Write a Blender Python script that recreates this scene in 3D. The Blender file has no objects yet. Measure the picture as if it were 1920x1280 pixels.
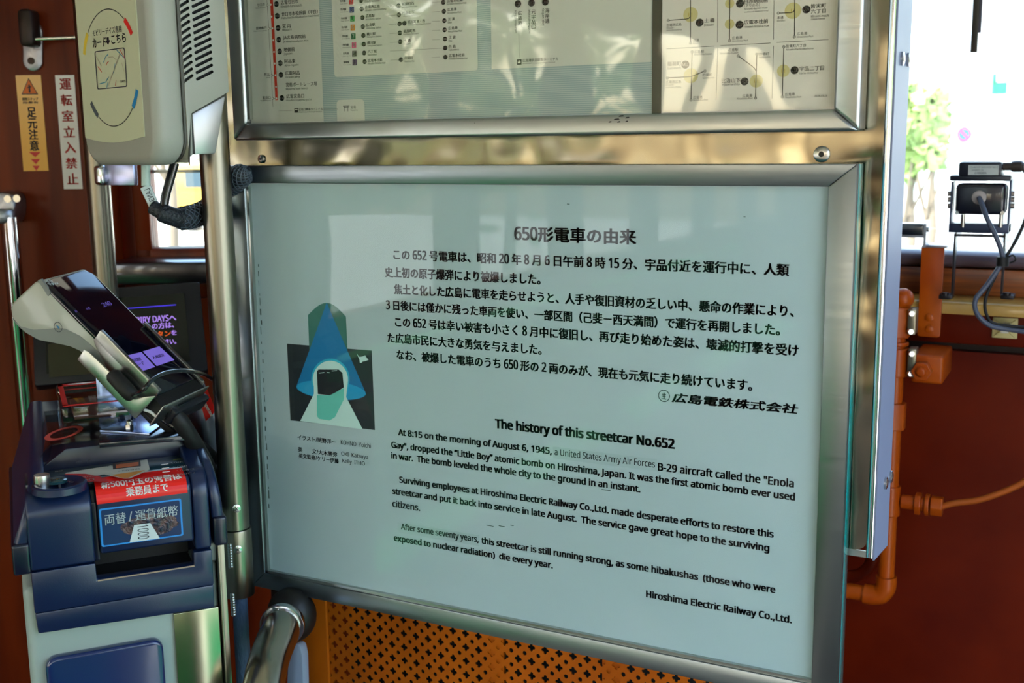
import bpy, bmesh, math, random
from mathutils import Vector, Matrix, Euler
random.seed(7)
SC = bpy.context.scene
COL = SC.collection
# ------------------------------------------------------------------ camera, world, exposure
CAMZ = 1.5
CP = Vector((0, 0, CAMZ))
YAW, PITCH, ROLL, FPX = 0.4809, 0.1722, -0.0127, 2138.8
_f = Vector((-math.sin(YAW)*math.cos(PITCH), math.cos(YAW)*math.cos(PITCH), -math.sin(PITCH)))
_r0 = Vector((math.cos(YAW), math.sin(YAW), 0)); _u0 = _r0.cross(_f)
_r = _r0*math.cos(ROLL)+_u0*math.sin(ROLL); _u = -_r0*math.sin(ROLL)+_u0*math.cos(ROLL)
cd = bpy.data.cameras.new('camera'); cam = bpy.data.objects.new('camera', cd); COL.objects.link(cam)
M3 = Matrix((_r, _u, -_f)).transposed(); cam.matrix_world = Matrix.Translation(CP) @ M3.to_4x4()
cd.sensor_width = 36; cd.lens = FPX/1920*36; cd.clip_start = .02; cd.clip_end = 500
cd.dof.use_dof = True; cd.dof.focus_distance = 1.25; cd.dof.aperture_fstop = 9.5
SC.camera = cam
W = bpy.data.worlds.new('world'); SC.world = W; W.use_nodes = True
nt = W.node_tree; bg = nt.nodes['Background']
sky = nt.nodes.new('ShaderNodeTexSky'); sky.sky_type = 'NISHITA'; sky.sun_disc = False
sky.sun_elevation = math.radians(52); sky.sun_rotation = math.radians(200); sky.air_density = 1.2; sky.dust_density = 3.0
nt.links.new(sky.outputs[0], bg.inputs[0]); bg.inputs[1].default_value = 0.75
sl = bpy.data.lights.new('sun', 'SUN'); sl.energy = 9; sl.angle = math.radians(1); sl.color = (1, .95, .86)
so = bpy.data.objects.new('sun', sl); COL.objects.link(so)
so.rotation_euler = Euler((math.radians(38), 0, math.radians(-40)))
SC.view_settings.view_transform = 'Standard'; SC.view_settings.look = 'None'
SC.view_settings.exposure = 1.05; SC.view_settings.gamma = 1.0; SC.view_settings.use_curve_mapping = False

# ------------------------------------------------------------------ measuring helpers (points on real planes)
def ray(px, py): return _f + _r*((px-960)/FPX) - _u*((py-640)/FPX)
def onY(px, py, Y):
    d = ray(px, py); return CP + d*(Y/d.y)
def onX(px, py, X):
    d = ray(px, py); return CP + d*(X/d.x)
def dep(px, py, d): return CP + ray(px, py)*d
def loc(px, py, M, ax, val):
    Mi = M.inverted(); o = Mi @ CP; d = Mi.to_3x3() @ ray(px, py)
    return o + d*((val-o[ax])/d[ax])
def frame(o, x, y, z):
    return Matrix((tuple(x)+(0,), tuple(y)+(0,), tuple(z)+(0,), tuple(o)+(1,))).transposed()
I4 = Matrix.Identity(4)

# ------------------------------------------------------------------ materials
def lin(c):
    c = [v/255 for v in c]
    return tuple((v/12.92 if v <= .04045 else ((v+.055)/1.055)**2.4) for v in c)+(1,)
MATS = {}
def mat(name, col, rough=.5, metal=0, coat=0, col2=None, scale=8, stretch=(1, 1, 1), bump=0, bscale=None,
        emit=None, trans=0, ior=1.45, rough2=None, crough=.05, aniso=None, bdist=.002, spec=.5, detail=4, ramp=(.35, .65)):
    if name in MATS: return MATS[name]
    m = bpy.data.materials.new(name); m.use_nodes = True; n = m.node_tree; b = n.nodes['Principled BSDF']
    b.inputs['Base Color'].default_value = lin(col); b.inputs['Roughness'].default_value = rough
    b.inputs['Metallic'].default_value = metal; b.inputs['Coat Weight'].default_value = coat
    b.inputs['Coat Roughness'].default_value = crough; b.inputs['IOR'].default_value = ior
    b.inputs['Specular IOR Level'].default_value = spec
    b.inputs['Transmission Weight'].default_value = trans
    tc = mp = None
    if col2 or bump or rough2 is not None:
        tc = n.nodes.new('ShaderNodeTexCoord'); mp = n.nodes.new('ShaderNodeMapping')
        mp.inputs['Scale'].default_value = stretch; n.links.new(tc.outputs['Object'], mp.inputs[0])
        nz = n.nodes.new('ShaderNodeTexNoise'); nz.inputs['Scale'].default_value = scale; nz.inputs['Detail'].default_value = detail
        n.links.new(mp.outputs[0], nz.inputs[0])
    if col2:
        rp = n.nodes.new('ShaderNodeValToRGB'); rp.color_ramp.elements[0].color = lin(col); rp.color_ramp.elements[1].color = lin(col2)
        rp.color_ramp.elements[0].position = ramp[0]; rp.color_ramp.elements[1].position = ramp[1]
        n.links.new(nz.outputs[0], rp.inputs[0]); n.links.new(rp.outputs[0], b.inputs['Base Color'])
    if rough2 is not None:
        mr = n.nodes.new('ShaderNodeMapRange'); mr.inputs[3].default_value = rough; mr.inputs[4].default_value = rough2
        mr.inputs[1].default_value = .3; mr.inputs[2].default_value = .7
        n.links.new(nz.outputs[0], mr.inputs[0]); n.links.new(mr.outputs[0], b.inputs['Roughness'])
    if bump:
        nb = nz
        if bscale:
            nb = n.nodes.new('ShaderNodeTexNoise'); nb.inputs['Scale'].default_value = bscale; n.links.new(mp.outputs[0], nb.inputs[0])
        bp = n.nodes.new('ShaderNodeBump'); bp.inputs['Strength'].default_value = bump; bp.inputs['Distance'].default_value = bdist
        n.links.new(nb.outputs[0], bp.inputs['Height']); n.links.new(bp.outputs[0], b.inputs['Normal'])
    if emit:
        b.inputs['Emission Color'].default_value = lin(emit[0]); b.inputs['Emission Strength'].default_value = emit[1]
    MATS[name] = m; return m
def thin_glass(name, tint=(255, 255, 255), ior=1.5, wave=0, wscale=6, rough=0.0, refl=1.0):
    """a thin sheet: clear straight through, fresnel reflection on it"""
    m = bpy.data.materials.new(name); m.use_nodes = True; n = m.node_tree; n.nodes.remove(n.nodes['Principled BSDF'])
    out = n.nodes['Material Output']; mx = n.nodes.new('ShaderNodeMixShader'); tr = n.nodes.new('ShaderNodeBsdfTransparent')
    tr.inputs[0].default_value = lin(tint); gl = n.nodes.new('ShaderNodeBsdfGlossy'); gl.inputs['Roughness'].default_value = rough
    gl.inputs[0].default_value = (refl, refl, refl, 1)
    fr = n.nodes.new('ShaderNodeFresnel'); ge = n.nodes.new('ShaderNodeNewGeometry'); mi = n.nodes.new('ShaderNodeMapRange')
    mi.inputs[3].default_value = ior; mi.inputs[4].default_value = 1/ior; n.links.new(ge.outputs['Backfacing'], mi.inputs[0]); n.links.new(mi.outputs[0], fr.inputs[0])
    n.links.new(fr.outputs[0], mx.inputs[0]); n.links.new(tr.outputs[0], mx.inputs[1]); n.links.new(gl.outputs[0], mx.inputs[2])
    n.links.new(mx.outputs[0], out.inputs[0])
    if wave:
        tc = n.nodes.new('ShaderNodeTexCoord'); nz = n.nodes.new('ShaderNodeTexNoise'); nz.inputs['Scale'].default_value = wscale
        nz.inputs['Detail'].default_value = 1; bp = n.nodes.new('ShaderNodeBump'); bp.inputs['Strength'].default_value = wave
        bp.inputs['Distance'].default_value = .01
        n.links.new(tc.outputs['Object'], nz.inputs[0]); n.links.new(nz.outputs[0], bp.inputs['Height']); n.links.new(bp.outputs[0], gl.inputs['Normal'])
    MATS[name] = m; return m
steel = mat('brushed_steel', (190, 188, 180), .26, 1, rough2=.38, scale=5, stretch=(1, 1, 1), bump=0)
steel_fr = mat('satin_aluminium', (172, 176, 176), .3, 1, rough2=.4, scale=60, stretch=(.2, 1, 4), bump=.04)
plate = mat('stainless_partition', (136, 130, 112), .14, 1, rough2=.24, scale=3, bump=1, bscale=6, bdist=.02)
polish = mat('polished_steel', (205, 208, 215), .12, 1, rough2=.22, scale=9, bump=.12, bscale=18)
tubem = mat('tube_steel', (132, 127, 114), .3, 1)
chrome = mat('chrome', (215, 215, 215), .08, 1)
screwm = mat('screw_steel', (190, 190, 188), .25, 1)
blackp = mat('black_plastic', (12, 12, 13), .45)
rubber = mat('black_rubber', (9, 9, 10), .6, bump=.3, scale=90)
navy = mat('navy_plastic', (10, 28, 62), .34, bump=.06, bscale=900, scale=4, coat=.3, crough=.25)
navy_d = mat('dark_navy_plastic', (12, 18, 38), .28, coat=.3, crough=.2)
beige = mat('grey_beige_casing', (140, 152, 146), .42, bump=.05, bscale=500, scale=4)
readerm = mat('warm_grey_plastic', (150, 150, 140), .42, bump=.08, bscale=700, scale=4)
wood = mat('varnished_wood', (84, 22, 2), .4, coat=.08, col2=(116, 40, 4), scale=3.5, stretch=(6, 6, .6), crough=.2, spec=.15)
woodl = mat('plank_wood', (96, 44, 12), .35, coat=.3, col2=(140, 74, 26), scale=9, stretch=(.6, 1, 14), crough=.2)
wood_r = mat('red_brown_paint', (80, 14, 1), .4, coat=.06, col2=(98, 24, 1), scale=5, crough=.2, spec=.15)
orange = mat('orange_paint', (166, 74, 4), .4, coat=.15, spec=.25, col2=(158, 62, 2), scale=14, bump=.25, bscale=40, crough=.2)
orange_p = mat('orange_perforated_paint', (184, 92, 8), .5, spec=.2, col2=(166, 78, 5), scale=10)
cream = mat('cream_beam', (176, 138, 66), .35, coat=.3)
panelw = mat('sign_panel_print', (180, 188, 198), .55, col2=(172, 183, 191), scale=2.5)
teal = mat('teal_acrylic_edge', (20, 150, 150), .12, coat=1, trans=.3)
ink = mat('dark_ink', (10, 18, 34), .4)
glass_sign = thin_glass('sign_cover_glass', (248, 253, 252), 1.2, .02, 5)
glass_map = thin_glass('map_cover_glass', (250, 250, 246), 1.38, .16, 9, rough=.03)
glass_win = thin_glass('window_glass', (240, 246, 244), 1.5)
acryl = thin_glass('clear_acrylic', (225, 232, 235), 1.5)
def flat(name, c, rough=.5): return mat(name, c, rough)

# ------------------------------------------------------------------ mesh helpers
def B(): return bmesh.new()
def add_box(bm, lo, hi):
    r = bmesh.ops.create_cube(bm, size=1)
    for v in r['verts']:
        v.co = Vector([lo[i]+(v.co[i]+.5)*(hi[i]-lo[i]) for i in range(3)])
    return r['verts']
def add_prism(bm, pts, fn, a, b):
    """polygon pts extruded from a to b ; fn(u,v,w)->xyz"""
    n = len(pts)
    A = [bm.verts.new(fn(p[0], p[1], a)) for p in pts]; Bv = [bm.verts.new(fn(p[0], p[1], b)) for p in pts]
    bm.faces.new(A); bm.faces.new(list(reversed(Bv)))
    for i in range(n):
        j = (i+1) % n; bm.faces.new((A[j], A[i], Bv[i], Bv[j]))
XZ = lambda u, v, w: (u, w, v)
YZ = lambda u, v, w: (w, u, v)
XY = lambda u, v, w: (u, v, w)
def smooth_path(P, n=6, closed=False):
    P = [Vector(p) for p in P]; out = []
    for i in range(len(P)-1):
        p0 = P[max(i-1, 0)]; p1 = P[i]; p2 = P[i+1]; p3 = P[min(i+2, len(P)-1)]
        for k in range(n):
            t = k/n
            out.append(.5*((2*p1)+(-p0+p2)*t+(2*p0-5*p1+4*p2-p3)*t*t+(-p0+3*p1-3*p2+p3)*t**3))
    out.append(P[-1]); return out
def add_tube(bm, P, r, seg=12, caps=True):
    P = [Vector(p) for p in P]; rings = []; prev = None
    for i, p in enumerate(P):
        t = (P[min(i+1, len(P)-1)]-P[max(i-1, 0)]).normalized()
        if prev is None:
            a = Vector((0, 0, 1)) if abs(t.z) < .9 else Vector((1, 0, 0)); nrm = t.cross(a).normalized()
        else: nrm = (prev-t*prev.dot(t)).normalized()
        prev = nrm; bi = t.cross(nrm); rr = r[i] if isinstance(r, (list, tuple)) else r
        rings.append([bm.verts.new(p+(nrm*math.cos(2*math.pi*k/seg)+bi*math.sin(2*math.pi*k/seg))*rr) for k in range(seg)])
    for a, b in zip(rings, rings[1:]):
        for k in range(seg):
            bm.faces.new((a[k], a[(k+1) % seg], b[(k+1) % seg], b[k]))
    if caps: bm.faces.new(list(reversed(rings[0]))); bm.faces.new(rings[-1])
def add_disc(bm, c, n, r, h, seg=20, rtop=None):
    c = Vector(c); n = Vector(n).normalized(); add_tube(bm, [c, c+n*h*.7, c+n*h], [r, r, (rtop if rtop is not None else r)], seg)
def bevel(bm, w, seg=2, ang=30):
    bmesh.ops.recalc_face_normals(bm, faces=bm.faces)
    es = [e for e in bm.edges if len(e.link_faces) == 2 and e.calc_face_angle(0) > math.radians(ang)]
    bmesh.ops.bevel(bm, geom=es, offset=w, segments=seg, profile=.5, affect='EDGES', clamp_overlap=True)
def part(name, bm, m, parent=None, M=None, bev=0, seg=2, smooth=True, ang=38, label=None):
    if bev: bevel(bm, bev, seg)
    if M is not None: bmesh.ops.transform(bm, matrix=M, verts=bm.verts)
    bmesh.ops.recalc_face_normals(bm, faces=bm.faces)
    me = bpy.data.meshes.new(name); bm.to_mesh(me); bm.free()
    o = bpy.data.objects.new(name, me); COL.objects.link(o)
    if m: me.materials.append(m)
    if smooth and len(me.polygons):
        me.polygons.foreach_set('use_smooth', [True]*len(me.polygons)); me.set_sharp_from_angle(angle=math.radians(ang))
    if parent is not None: setpar(o, parent)
    if label: o['label'] = label
    return o
ORG = {}
def rootM(o): return ORG.get(o.name, I4)
def setpar(o, p):
    o.parent = p; o.matrix_parent_inverse = rootM(p).inverted()
def thing(name, label, cat, at=(0, 0, 0), group=None):
    o = bpy.data.objects.new(name, None); o.empty_display_size = .05; COL.objects.link(o); o.location = at
    ORG[o.name] = Matrix.Translation(Vector(at)); o['label'] = label; o['category'] = cat
    if group: o['group'] = group
    return o
def tag(o, label, cat, group=None, kind=None):
    o['label'] = label; o['category'] = cat
    if group: o['group'] = group
    if kind: o['kind'] = kind
    return o
def struct(name, bm, m, parent=None, bev=0, **k):
    o = part(name, bm, m, parent, bev=bev, **k); 
    if parent is None: o['kind'] = 'structure'
    return o
def subpart(name, bm, m, par, **k):
    o = part(name, bm, m, None, **k); o.parent = par; o.matrix_parent_inverse = I4   # par already holds world-space mesh
    return o
TXT = {}
FONT_LATIN = None
try:      # Blender's own bundled interface font; without it the default font stands in
    import os
    _fd = os.path.join(bpy.utils.resource_path('LOCAL'), 'datafiles', 'fonts', 'NotoSansHebrew-Regular.woff2')
    if os.path.exists(_fd): FONT_LATIN = bpy.data.fonts.load(_fd)
except Exception: pass
def raw(s, latin):
    c = bpy.data.curves.new('text', 'FONT'); c.body = s; c.resolution_u = 2
    if latin and FONT_LATIN: c.font = FONT_LATIN
    o = bpy.data.objects.new('text', c); m = bpy.data.meshes.new_from_object(o)
    vs = [v.co.copy() for v in m.vertices]; fs = [tuple(p.vertices) for p in m.polygons]
    bpy.data.objects.remove(o); bpy.data.curves.remove(c); bpy.data.meshes.remove(m)
    return vs, fs
BAR = {}
def glyphs(s):
    """outline mesh of a line: latin runs in the sans face, Japanese runs in the fallback face, set one after the other"""
    if s in TXT: return TXT[s]
    runs = []
    for ch in s:
        l = ord(ch) < 0x2100
        if runs and runs[-1][1] == l: runs[-1][0] += ch
        else: runs.append([ch, l])
    VS, FS, x = [], [], 0.0
    if len(runs) == 1: TXT[s] = raw(s, runs[0][1]); return TXT[s]
    for t_, l in runs:
        if l not in BAR: BAR[l] = max(v.x for v in raw('|', l)[0])
        vs, fs = raw(t_+'|', l); adv = max(v.x for v in vs)-BAR[l]
        vs, fs = raw(t_, l); kx, ky = (1.12, 1.4) if l else (1, 1)
        FS += [tuple(i+len(VS) for i in f) for f in fs]; VS += [Vector((x+v.x*kx, v.y*ky+(0 if l else 0), 0)) for v in vs]; x += adv*kx
    TXT[s] = (VS, FS); return TXT[s]
def add_text(bm, s, x0, x1, z0, z1, fn, bold=0.0, slant=0, rot=0, lift=0):
    """text fitted to box x0..x1 , z0..z1 ; fn(x,z)->xyz ; rot=1: reads downwards ; bold: struck several times side by side"""
    vs, fs = glyphs(s)
    if not vs: return
    ax = min(v.x for v in vs); bx = max(v.x for v in vs); ay = min(v.y for v in vs); by = max(v.y for v in vs)
    by = max(by, ay+.02)
    d = bold*abs((z1-z0) if not rot else (x1-x0))*1.15
    strikes = [(0, 0)] if bold < .006 else [(-d, 0), (d, 0)] if bold < .015 else [(-d, -d*.5), (d, -d*.5), (-d, d*.5), (d, d*.5), (0, 0)]
    for sx_, sz_ in strikes:
        new = []
        for v in vs:
            u = (v.x-ax)/(bx-ax); w = (v.y-ay)/(by-ay)
            if rot: u, w = w, 1-u
            x = x0+u*(x1-x0)+slant*(w-.5)*(z1-z0)
            new.append(bm.verts.new(fn(x+sx_*(1 if x1 >= x0 else -1), z0+w*(z1-z0)+sz_)))
        for f in fs:
            try: bm.faces.new([new[i] for i in f])
            except ValueError: pass

# ================================================================== SETTING: the streetcar body
FH = Vector((-math.sin(YAW), math.cos(YAW), 0)); RH = Vector((math.cos(YAW), math.sin(YAW), 0))
HD = 2.05
def facM(off=0): return frame(FH*(HD+off), RH, FH, (0, 0, 1))
FAC = facM()
def fp(px, py, off=0):
    q = loc(px, py, FAC, 1, off); return q
# floor of wooden boards, ceiling
bm = B(); add_box(bm, (-2.1, -6, -.06), (.6, 2.2, 0)); struct('floor', bm, mat('oiled_floor', (34, 26, 20), .6, col2=(46, 34, 26), scale=20, stretch=(8, .5, 1)))
bm = B(); add_box(bm, (-2.1, -6, 2.62), (.6, 2.2, 2.68)); struct('ceiling', bm, mat('cream_ceiling', (205, 200, 178), .5))
def side_wall(name, X0, X1, ys, ye, sill=1.0, head=2.0, step=.92, post=.24, extra=None):
    bm = B(); add_box(bm, (X0, ys, 0), (X1, ye, sill)); add_box(bm, (X0, ys, head), (X1, ye, 2.62))
    y = ys
    while y < ye:
        add_box(bm, (X0, y, sill), (X1, min(y+post, ye), head)); y += step
    return struct(name, bm, wood)
wl = side_wall('wall_left', -2.06, -2.0, -6, .15)
bm = B(); add_box(bm, (-2.06, .15, 0), (-2.0, 1.25, 2.62)); struct('shading_pillar', bm, wood, wl)  # solid wall put here to keep window light off the front facet
wr = side_wall('wall_right', .52, .58, -6, .15)
bm = B(); add_box(bm, (.52, 1.25, 0), (.58, 2.0, 2.62)); add_box(bm, (.52, .15, 2.1), (.58, 1.25, 2.62)); struct('added_door_post', bm, wood, wr)  # door opening added so the pole mirrors the green panel outside
bm = B(); add_box(bm, (-2.06, -6.06, 0), (.58, -6, 1.0)); add_box(bm, (-2.06, -6.06, 2.1), (.58, -6, 2.62))
add_box(bm, (-2.06, -6.06, 1), (-1.7, -6, 2.1)); add_box(bm, (.2, -6.06, 1), (.58, -6, 2.1)); struct('wall_rear', bm, wood)
# long green bench seats along both sides behind the camera
def bench(x0, x1, y0, y1, label):
    t = thing('bench_seat', label, 'bench', ((x0+x1)/2, (y0+y1)/2, 0), 'green bench seats along the car sides')
    gm = mat('green_moquette', (0, 160, 92), .8)
    b = B(); add_box(b, (x0, y0, .34), (x1, y1, .46)); part('seat', b, gm, t, bev=.03, seg=3)
    b = B(); xb = (x0, x0+.08) if x0 < -1 else (x1-.08, x1); add_box(b, (xb[0], y0, .46), (xb[1], y1, .9)); part('backrest', b, gm, t, bev=.02)
    b = B(); add_box(b, (x0+.04, y0+.02, 0), (x1-.04, y1-.02, .34)); part('base', b, wood, t)
bench(-1.97, -1.52, -4.4, .1, 'long green upholstered bench along the left side of the car')
bench(.12, .49, -4.4, -.1, 'long green upholstered bench along the right side of the car')

# front end wall behind the partition, right part (plane Y=2)
YE = 2.0
def zE(px, py, Y=YE): return onY(px, py, Y).z
def xE(px, py, Y=YE): return onY(px, py, Y).x
zt = zE(1800, 470)             # glass line
zs0 = zE(1800, 504); zp0 = zE(1800, 554); zb0 = zE(1800, 582); zq0 = zE(1800, 645); zr0 = zE(1800, 664)
XL = -.62
bm = B(); add_box(bm, (XL, YE+.03, 0), (.52, YE+.07, zr0)); wall_end = struct('wall_front', bm, wood_r)
bm = B(); add_box(bm, (XL, YE+.03, 2.2), (.52, YE+.07, 2.62)); add_box(bm, (XL, YE+.03, zt), (XL+.05, YE+.07, 2.2)); add_box(bm, (.4, YE+.03, zt), (.52, YE+.07, 2.2))
struct('header', bm, wood_r, wall_end)
bm = B(); add_box(bm, (XL, YE+.05, zr0), (.52, YE+.07, zq0)); struct('recess_strip', bm, mat('dark_recess', (34, 12, 6), .6), wall_end)
bm = B(); add_box(bm, (XL, YE, zq0), (.52, YE+.06, zb0)); struct('upper_panel', bm, wood_r, wall_end, bev=.004)
bm = B(); n = 10; pts = [(YE-.045, zb0), (YE+.06, zb0), (YE+.06, zp0)]+[(YE-.002-.043*math.sin(a*math.pi/2/n), zb0+.6*(zp0-zb0)+.4*(zp0-zb0)*math.cos(a*math.pi/2/n)) for a in range(n+1)]
add_prism(bm, pts, YZ, XL, .52); struct('cream_ledge', bm, cream, wall_end)
bm = B(); add_box(bm, (XL, YE+.005, zp0), (.52, YE+.06, zs0)); struct('plank', bm, woodl, wall_end, bev=.002)
win = B(); zc = (zt+zs0)/2; rr = (zt-zs0)/2
pts = [(YE+.03-.035*math.sin(a*math.pi/n), zc-rr*math.cos(a*math.pi/n)) for a in range(n+1)]+[(YE+.07, zt), (YE+.07, zs0)]
add_prism(win, pts, YZ, XL, .52); w1 = struct('window_1', win, mat('dark_sash', (92, 80, 90), .3, coat=.3))
bm = B(); add_box(bm, (XL+.05, YE+.045, zt-.005), (.4, YE+.049, 2.2)); struct('pane', bm, glass_win, w1)

# left facet (faces the camera) with stickers and a small window
z_h = 2.62
def sx(px, py=400, off=0): return fp(px, py, off).x
s_l = -1.35; s_rec = sx(212, 400); s_w0 = sx(285, 400, .05); s_w1 = sx(560, 400, .05); s_end = sx(1350, 400)
zw = fp(330, 464, .05).z; zhd = 2.05
bm = B(); add_box(bm, (s_l, 0, 0), (s_rec, .04, z_h)); add_box(bm, (s_l, .03, 0), (s_end, .06, fp(300, 560, .03).z-.0))
wf = struct('wall_front_left', bm, wood, M=FAC)
bm = B(); ztop = fp(300, 527, .05).z
add_box(bm, (s_rec-.01, .05, ztop-.2), (s_w0, .08, z_h)); add_box(bm, (s_w1, .05, ztop-.2), (s_end, .08, z_h)); add_box(bm, (s_w0, .05, ztop-.2), (s_w1, .08, zw))
add_box(bm, (s_w0, .05, zhd), (s_w1, .08, zhd+.05))  # bar and open gap above, added for a sky reflection in the terminal
struct('inner_panel', bm, wood, wf, M=FAC)
bm = B(); fr = .018
add_box(bm, (s_w0-.03, .035, zw-.04), (s_w0, .05, zhd)); add_box(bm, (s_w0-.03, .035, zw-.035), (s_w1+.03, .052, zw)); add_box(bm, (s_w1, .035, zw-.035), (s_w1+.03, .05, zhd)); add_box(bm, (s_w0-.03, .035, zhd), (s_w1+.03, .05, zhd+.03))
w2 = struct('window_2', bm, wood, M=FAC, bev=.003)
bm = B(); add_box(bm, (s_w0, .06, zw), (s_w1, .064, zhd)); struct('pane', bm, glass_win, w2, M=FAC)
bm = B(); zl = fp(330, 321, .065).z; add_box(bm, (s_w0, .066, zl-.003), (s_w1, .072, zl+.003)); struct('sash_bar', bm, mat('sash_grey', (120, 130, 135), .4), w2, M=FAC)
bm = B(); z1 = fp(300, 485, .0).z; z0 = fp(300, 527, .0).z
add_box(bm, (s_rec+.005, -.06, z0), (s_end*.6, .05, z1)); sill = struct('trim_1', bm, mat('black_sill', (18, 18, 26), .3, coat=.5), M=FAC, bev=.006)

# ================================================================== OUTSIDE
bm = B(); add_box(bm, (-60, 2.2, -.9), (60, 90, -.8)); add_box(bm, (-60, -30, -.9), (-2.6, 2.2, -.8)); add_box(bm, (1.2, -30, -.9), (60, 2.2, -.8))
struct('street', bm, mat('pale_asphalt', (196, 194, 188), .8, col2=(176, 176, 172), scale=2))
def building(x, y, w, d, h, label, col, nx, nz, z0=-.8, wm=(150, 165, 170), rot=0):
    t = thing('office_building', label, 'building', (x, y, z0))
    M = Matrix.Translation((x, y, z0)) @ Matrix.Rotation(rot, 4, 'Z')
    b = B(); add_box(b, (-w/2, 0, 0), (w/2, d, h)); add_box(b, (-w/2-.15, -.15, h), (w/2+.15, d+.15, h+.5))
    part('wall', b, mat('render_'+str(col), col, .8), t, M=M)
    src = None; dx = w/nx; dz = h/nz
    for i in range(nx):
        for k in range(nz):
            o = None
            if src is None:
                b = B(); add_box(b, (-dx*.28, -.06, -dz*.28), (dx*.28, .04, dz*.28)); src = part('window', b, mat('far_glass'+str(wm), wm, .2), t); o = src
            else: o = src.copy(); COL.objects.link(o)
            o.matrix_basis = M @ Matrix.Translation((-w/2+(i+.5)*dx, 0, (k+.55)*dz)); o.parent = t; o.matrix_parent_inverse = rootM(t).inverted()
    return t
# ray-aligned placement: real positions well beyond the tram
q = onY(1780, 300, 26); building(q.x+1.2, 32, 3.6, 8, 16, 'tall white rendered office block straight behind the camera bracket', (238, 238, 236), 4, 6, wm=(120, 124, 132))
q = onY(1880, 300, 19); building(q.x+2.6, 19, 5.6, 8, 13, 'wide white shop building with the green sign at the right', (236, 237, 240), 5, 5, wm=(112, 118, 126))
q = onY(1690, 300, 38); building(q.x-1.5, 38, 6.5, 8, 22, 'distant grey glazed tower beside the partition edge', (205, 215, 222), 7, 9, wm=(140, 160, 170))
building(-28, 34, 26, 6, 4.2, 'low pale warehouse seen through the small left window', (206, 210, 204), 6, 2, wm=(196, 204, 198), rot=.5)
building(-16, -8, 9, 5, 9, 'white apartment block across the street on the left', (225, 225, 215), 5, 4, rot=1.4)
leafm = mat('spring_leaves', (166, 184, 120), .55, col2=(122, 152, 80), scale=1.2)
barkm = mat('bark', (112, 100, 88), .9)
def tree(x, y, h, R, label, n=1500, z0=-.8, seed=1, zc=None):
    rnd = random.Random(seed)
    t = thing('street_tree', label, 'tree', (x, y, z0), 'street trees beside the tramway')
    b = B(); add_tube(b, [(x, y, z0), (x+.1, y, z0+h*.35), (x, y+.1, z0+h*.8)], [.08, .06, .03], 8)
    for k in range(5):
        a = k*1.26; add_tube(b, [(x, y, z0+h*.4), (x+math.cos(a)*R*.6, y+math.sin(a)*R*.6, z0+h*.7)], [.03, .012], 6)
    part('trunk', b, barkm, t)
    b = B(); cz = z0+h-R*.9
    for _ in range(n):
        v = Vector((rnd.gauss(0, 1), rnd.gauss(0, 1), rnd.gauss(0, 1))).normalized()*(rnd.uniform(.4, 1))
        lump = .75+.3*math.sin(v.x*5+seed)*math.cos(v.z*6)
        c = Vector((x, y, cz))+Vector((v.x*R, v.y*R, v.z*R*1.15))*lump
        a = Vector((rnd.gauss(0, 1), rnd.gauss(0, 1), rnd.gauss(0, 1))).normalized(); e = a.orthogonal().normalized(); s = rnd.uniform(.07, .15)
        b.faces.new([b.verts.new(c+a*s), b.verts.new(c+e*s*.6), b.verts.new(c-a*s), b.verts.new(c-e*s*.6)])
    o = part('foliage', b, leafm, t, smooth=False); o['kind'] = 'stuff'
q = onY(1706, 165, 15); tree(q.x, 15, q.z+.8+.05, .62, 'bright green street tree beside the right edge of the sign partition', 1600, seed=2)
q = onY(1738, 190, 17); tree(q.x, 17.5, q.z+.8, .42, 'small light green tree just behind the taller one', 900, seed=5)
for i, (x, y, h, R) in enumerate([(-5.2, -4.6, 4.6, 1.7), (-5.0, -1.2, 5.0, 1.8), (-5.6, 1.9, 4.4, 1.5), (-5.4, -8.0, 5.0, 2.0), (4.6, -3, 5, 1.8), (5, -7, 5, 1.9)]):
    tree(x, y, h, R, ['tree with a broad crown across the pavement from the left benches', 'tree across the pavement level with the sign boards', 'tree at the front left corner of the streetcar', 'rearmost tree on the left pavement', 'first tree on the right pavement', 'rearmost tree on the right pavement'][i], 1600, seed=10+i)
q = fp(340, 310); d = (q-Vector((0, 0, 0)))
t_l = dep(310, 300, 15); tree(t_l.x, t_l.y, 4.6, 1.3, 'round tree seen through the small left window', 1500, seed=31)
t_l = dep(490, 290, 23); tree(t_l.x, t_l.y, 5.0, 1.5, 'tree seen between the thick pole and the sign frame', 1500, seed=32)
t = thing('green_reflector', 'unseen green fence panel outside the right doorway', 'reflector', (2.43, .8, -.8))
bm = B(); add_box(bm, (2.4, -.5, -.8), (2.46, 3.0, .85)); part('reflector_panel', bm, mat('reflector_green', (0, 140, 96), .7), t)  # unseen panel and posts, added to give the pole its green reflection
for yy in (-.5, .67, 1.83, 3.0):
    bm = B(); add_box(bm, (2.46, yy-.04, -.8), (2.54, yy+.04, .92)); part('post', bm, mat('reflector_green', (0, 140, 96), .7), t)
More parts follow.
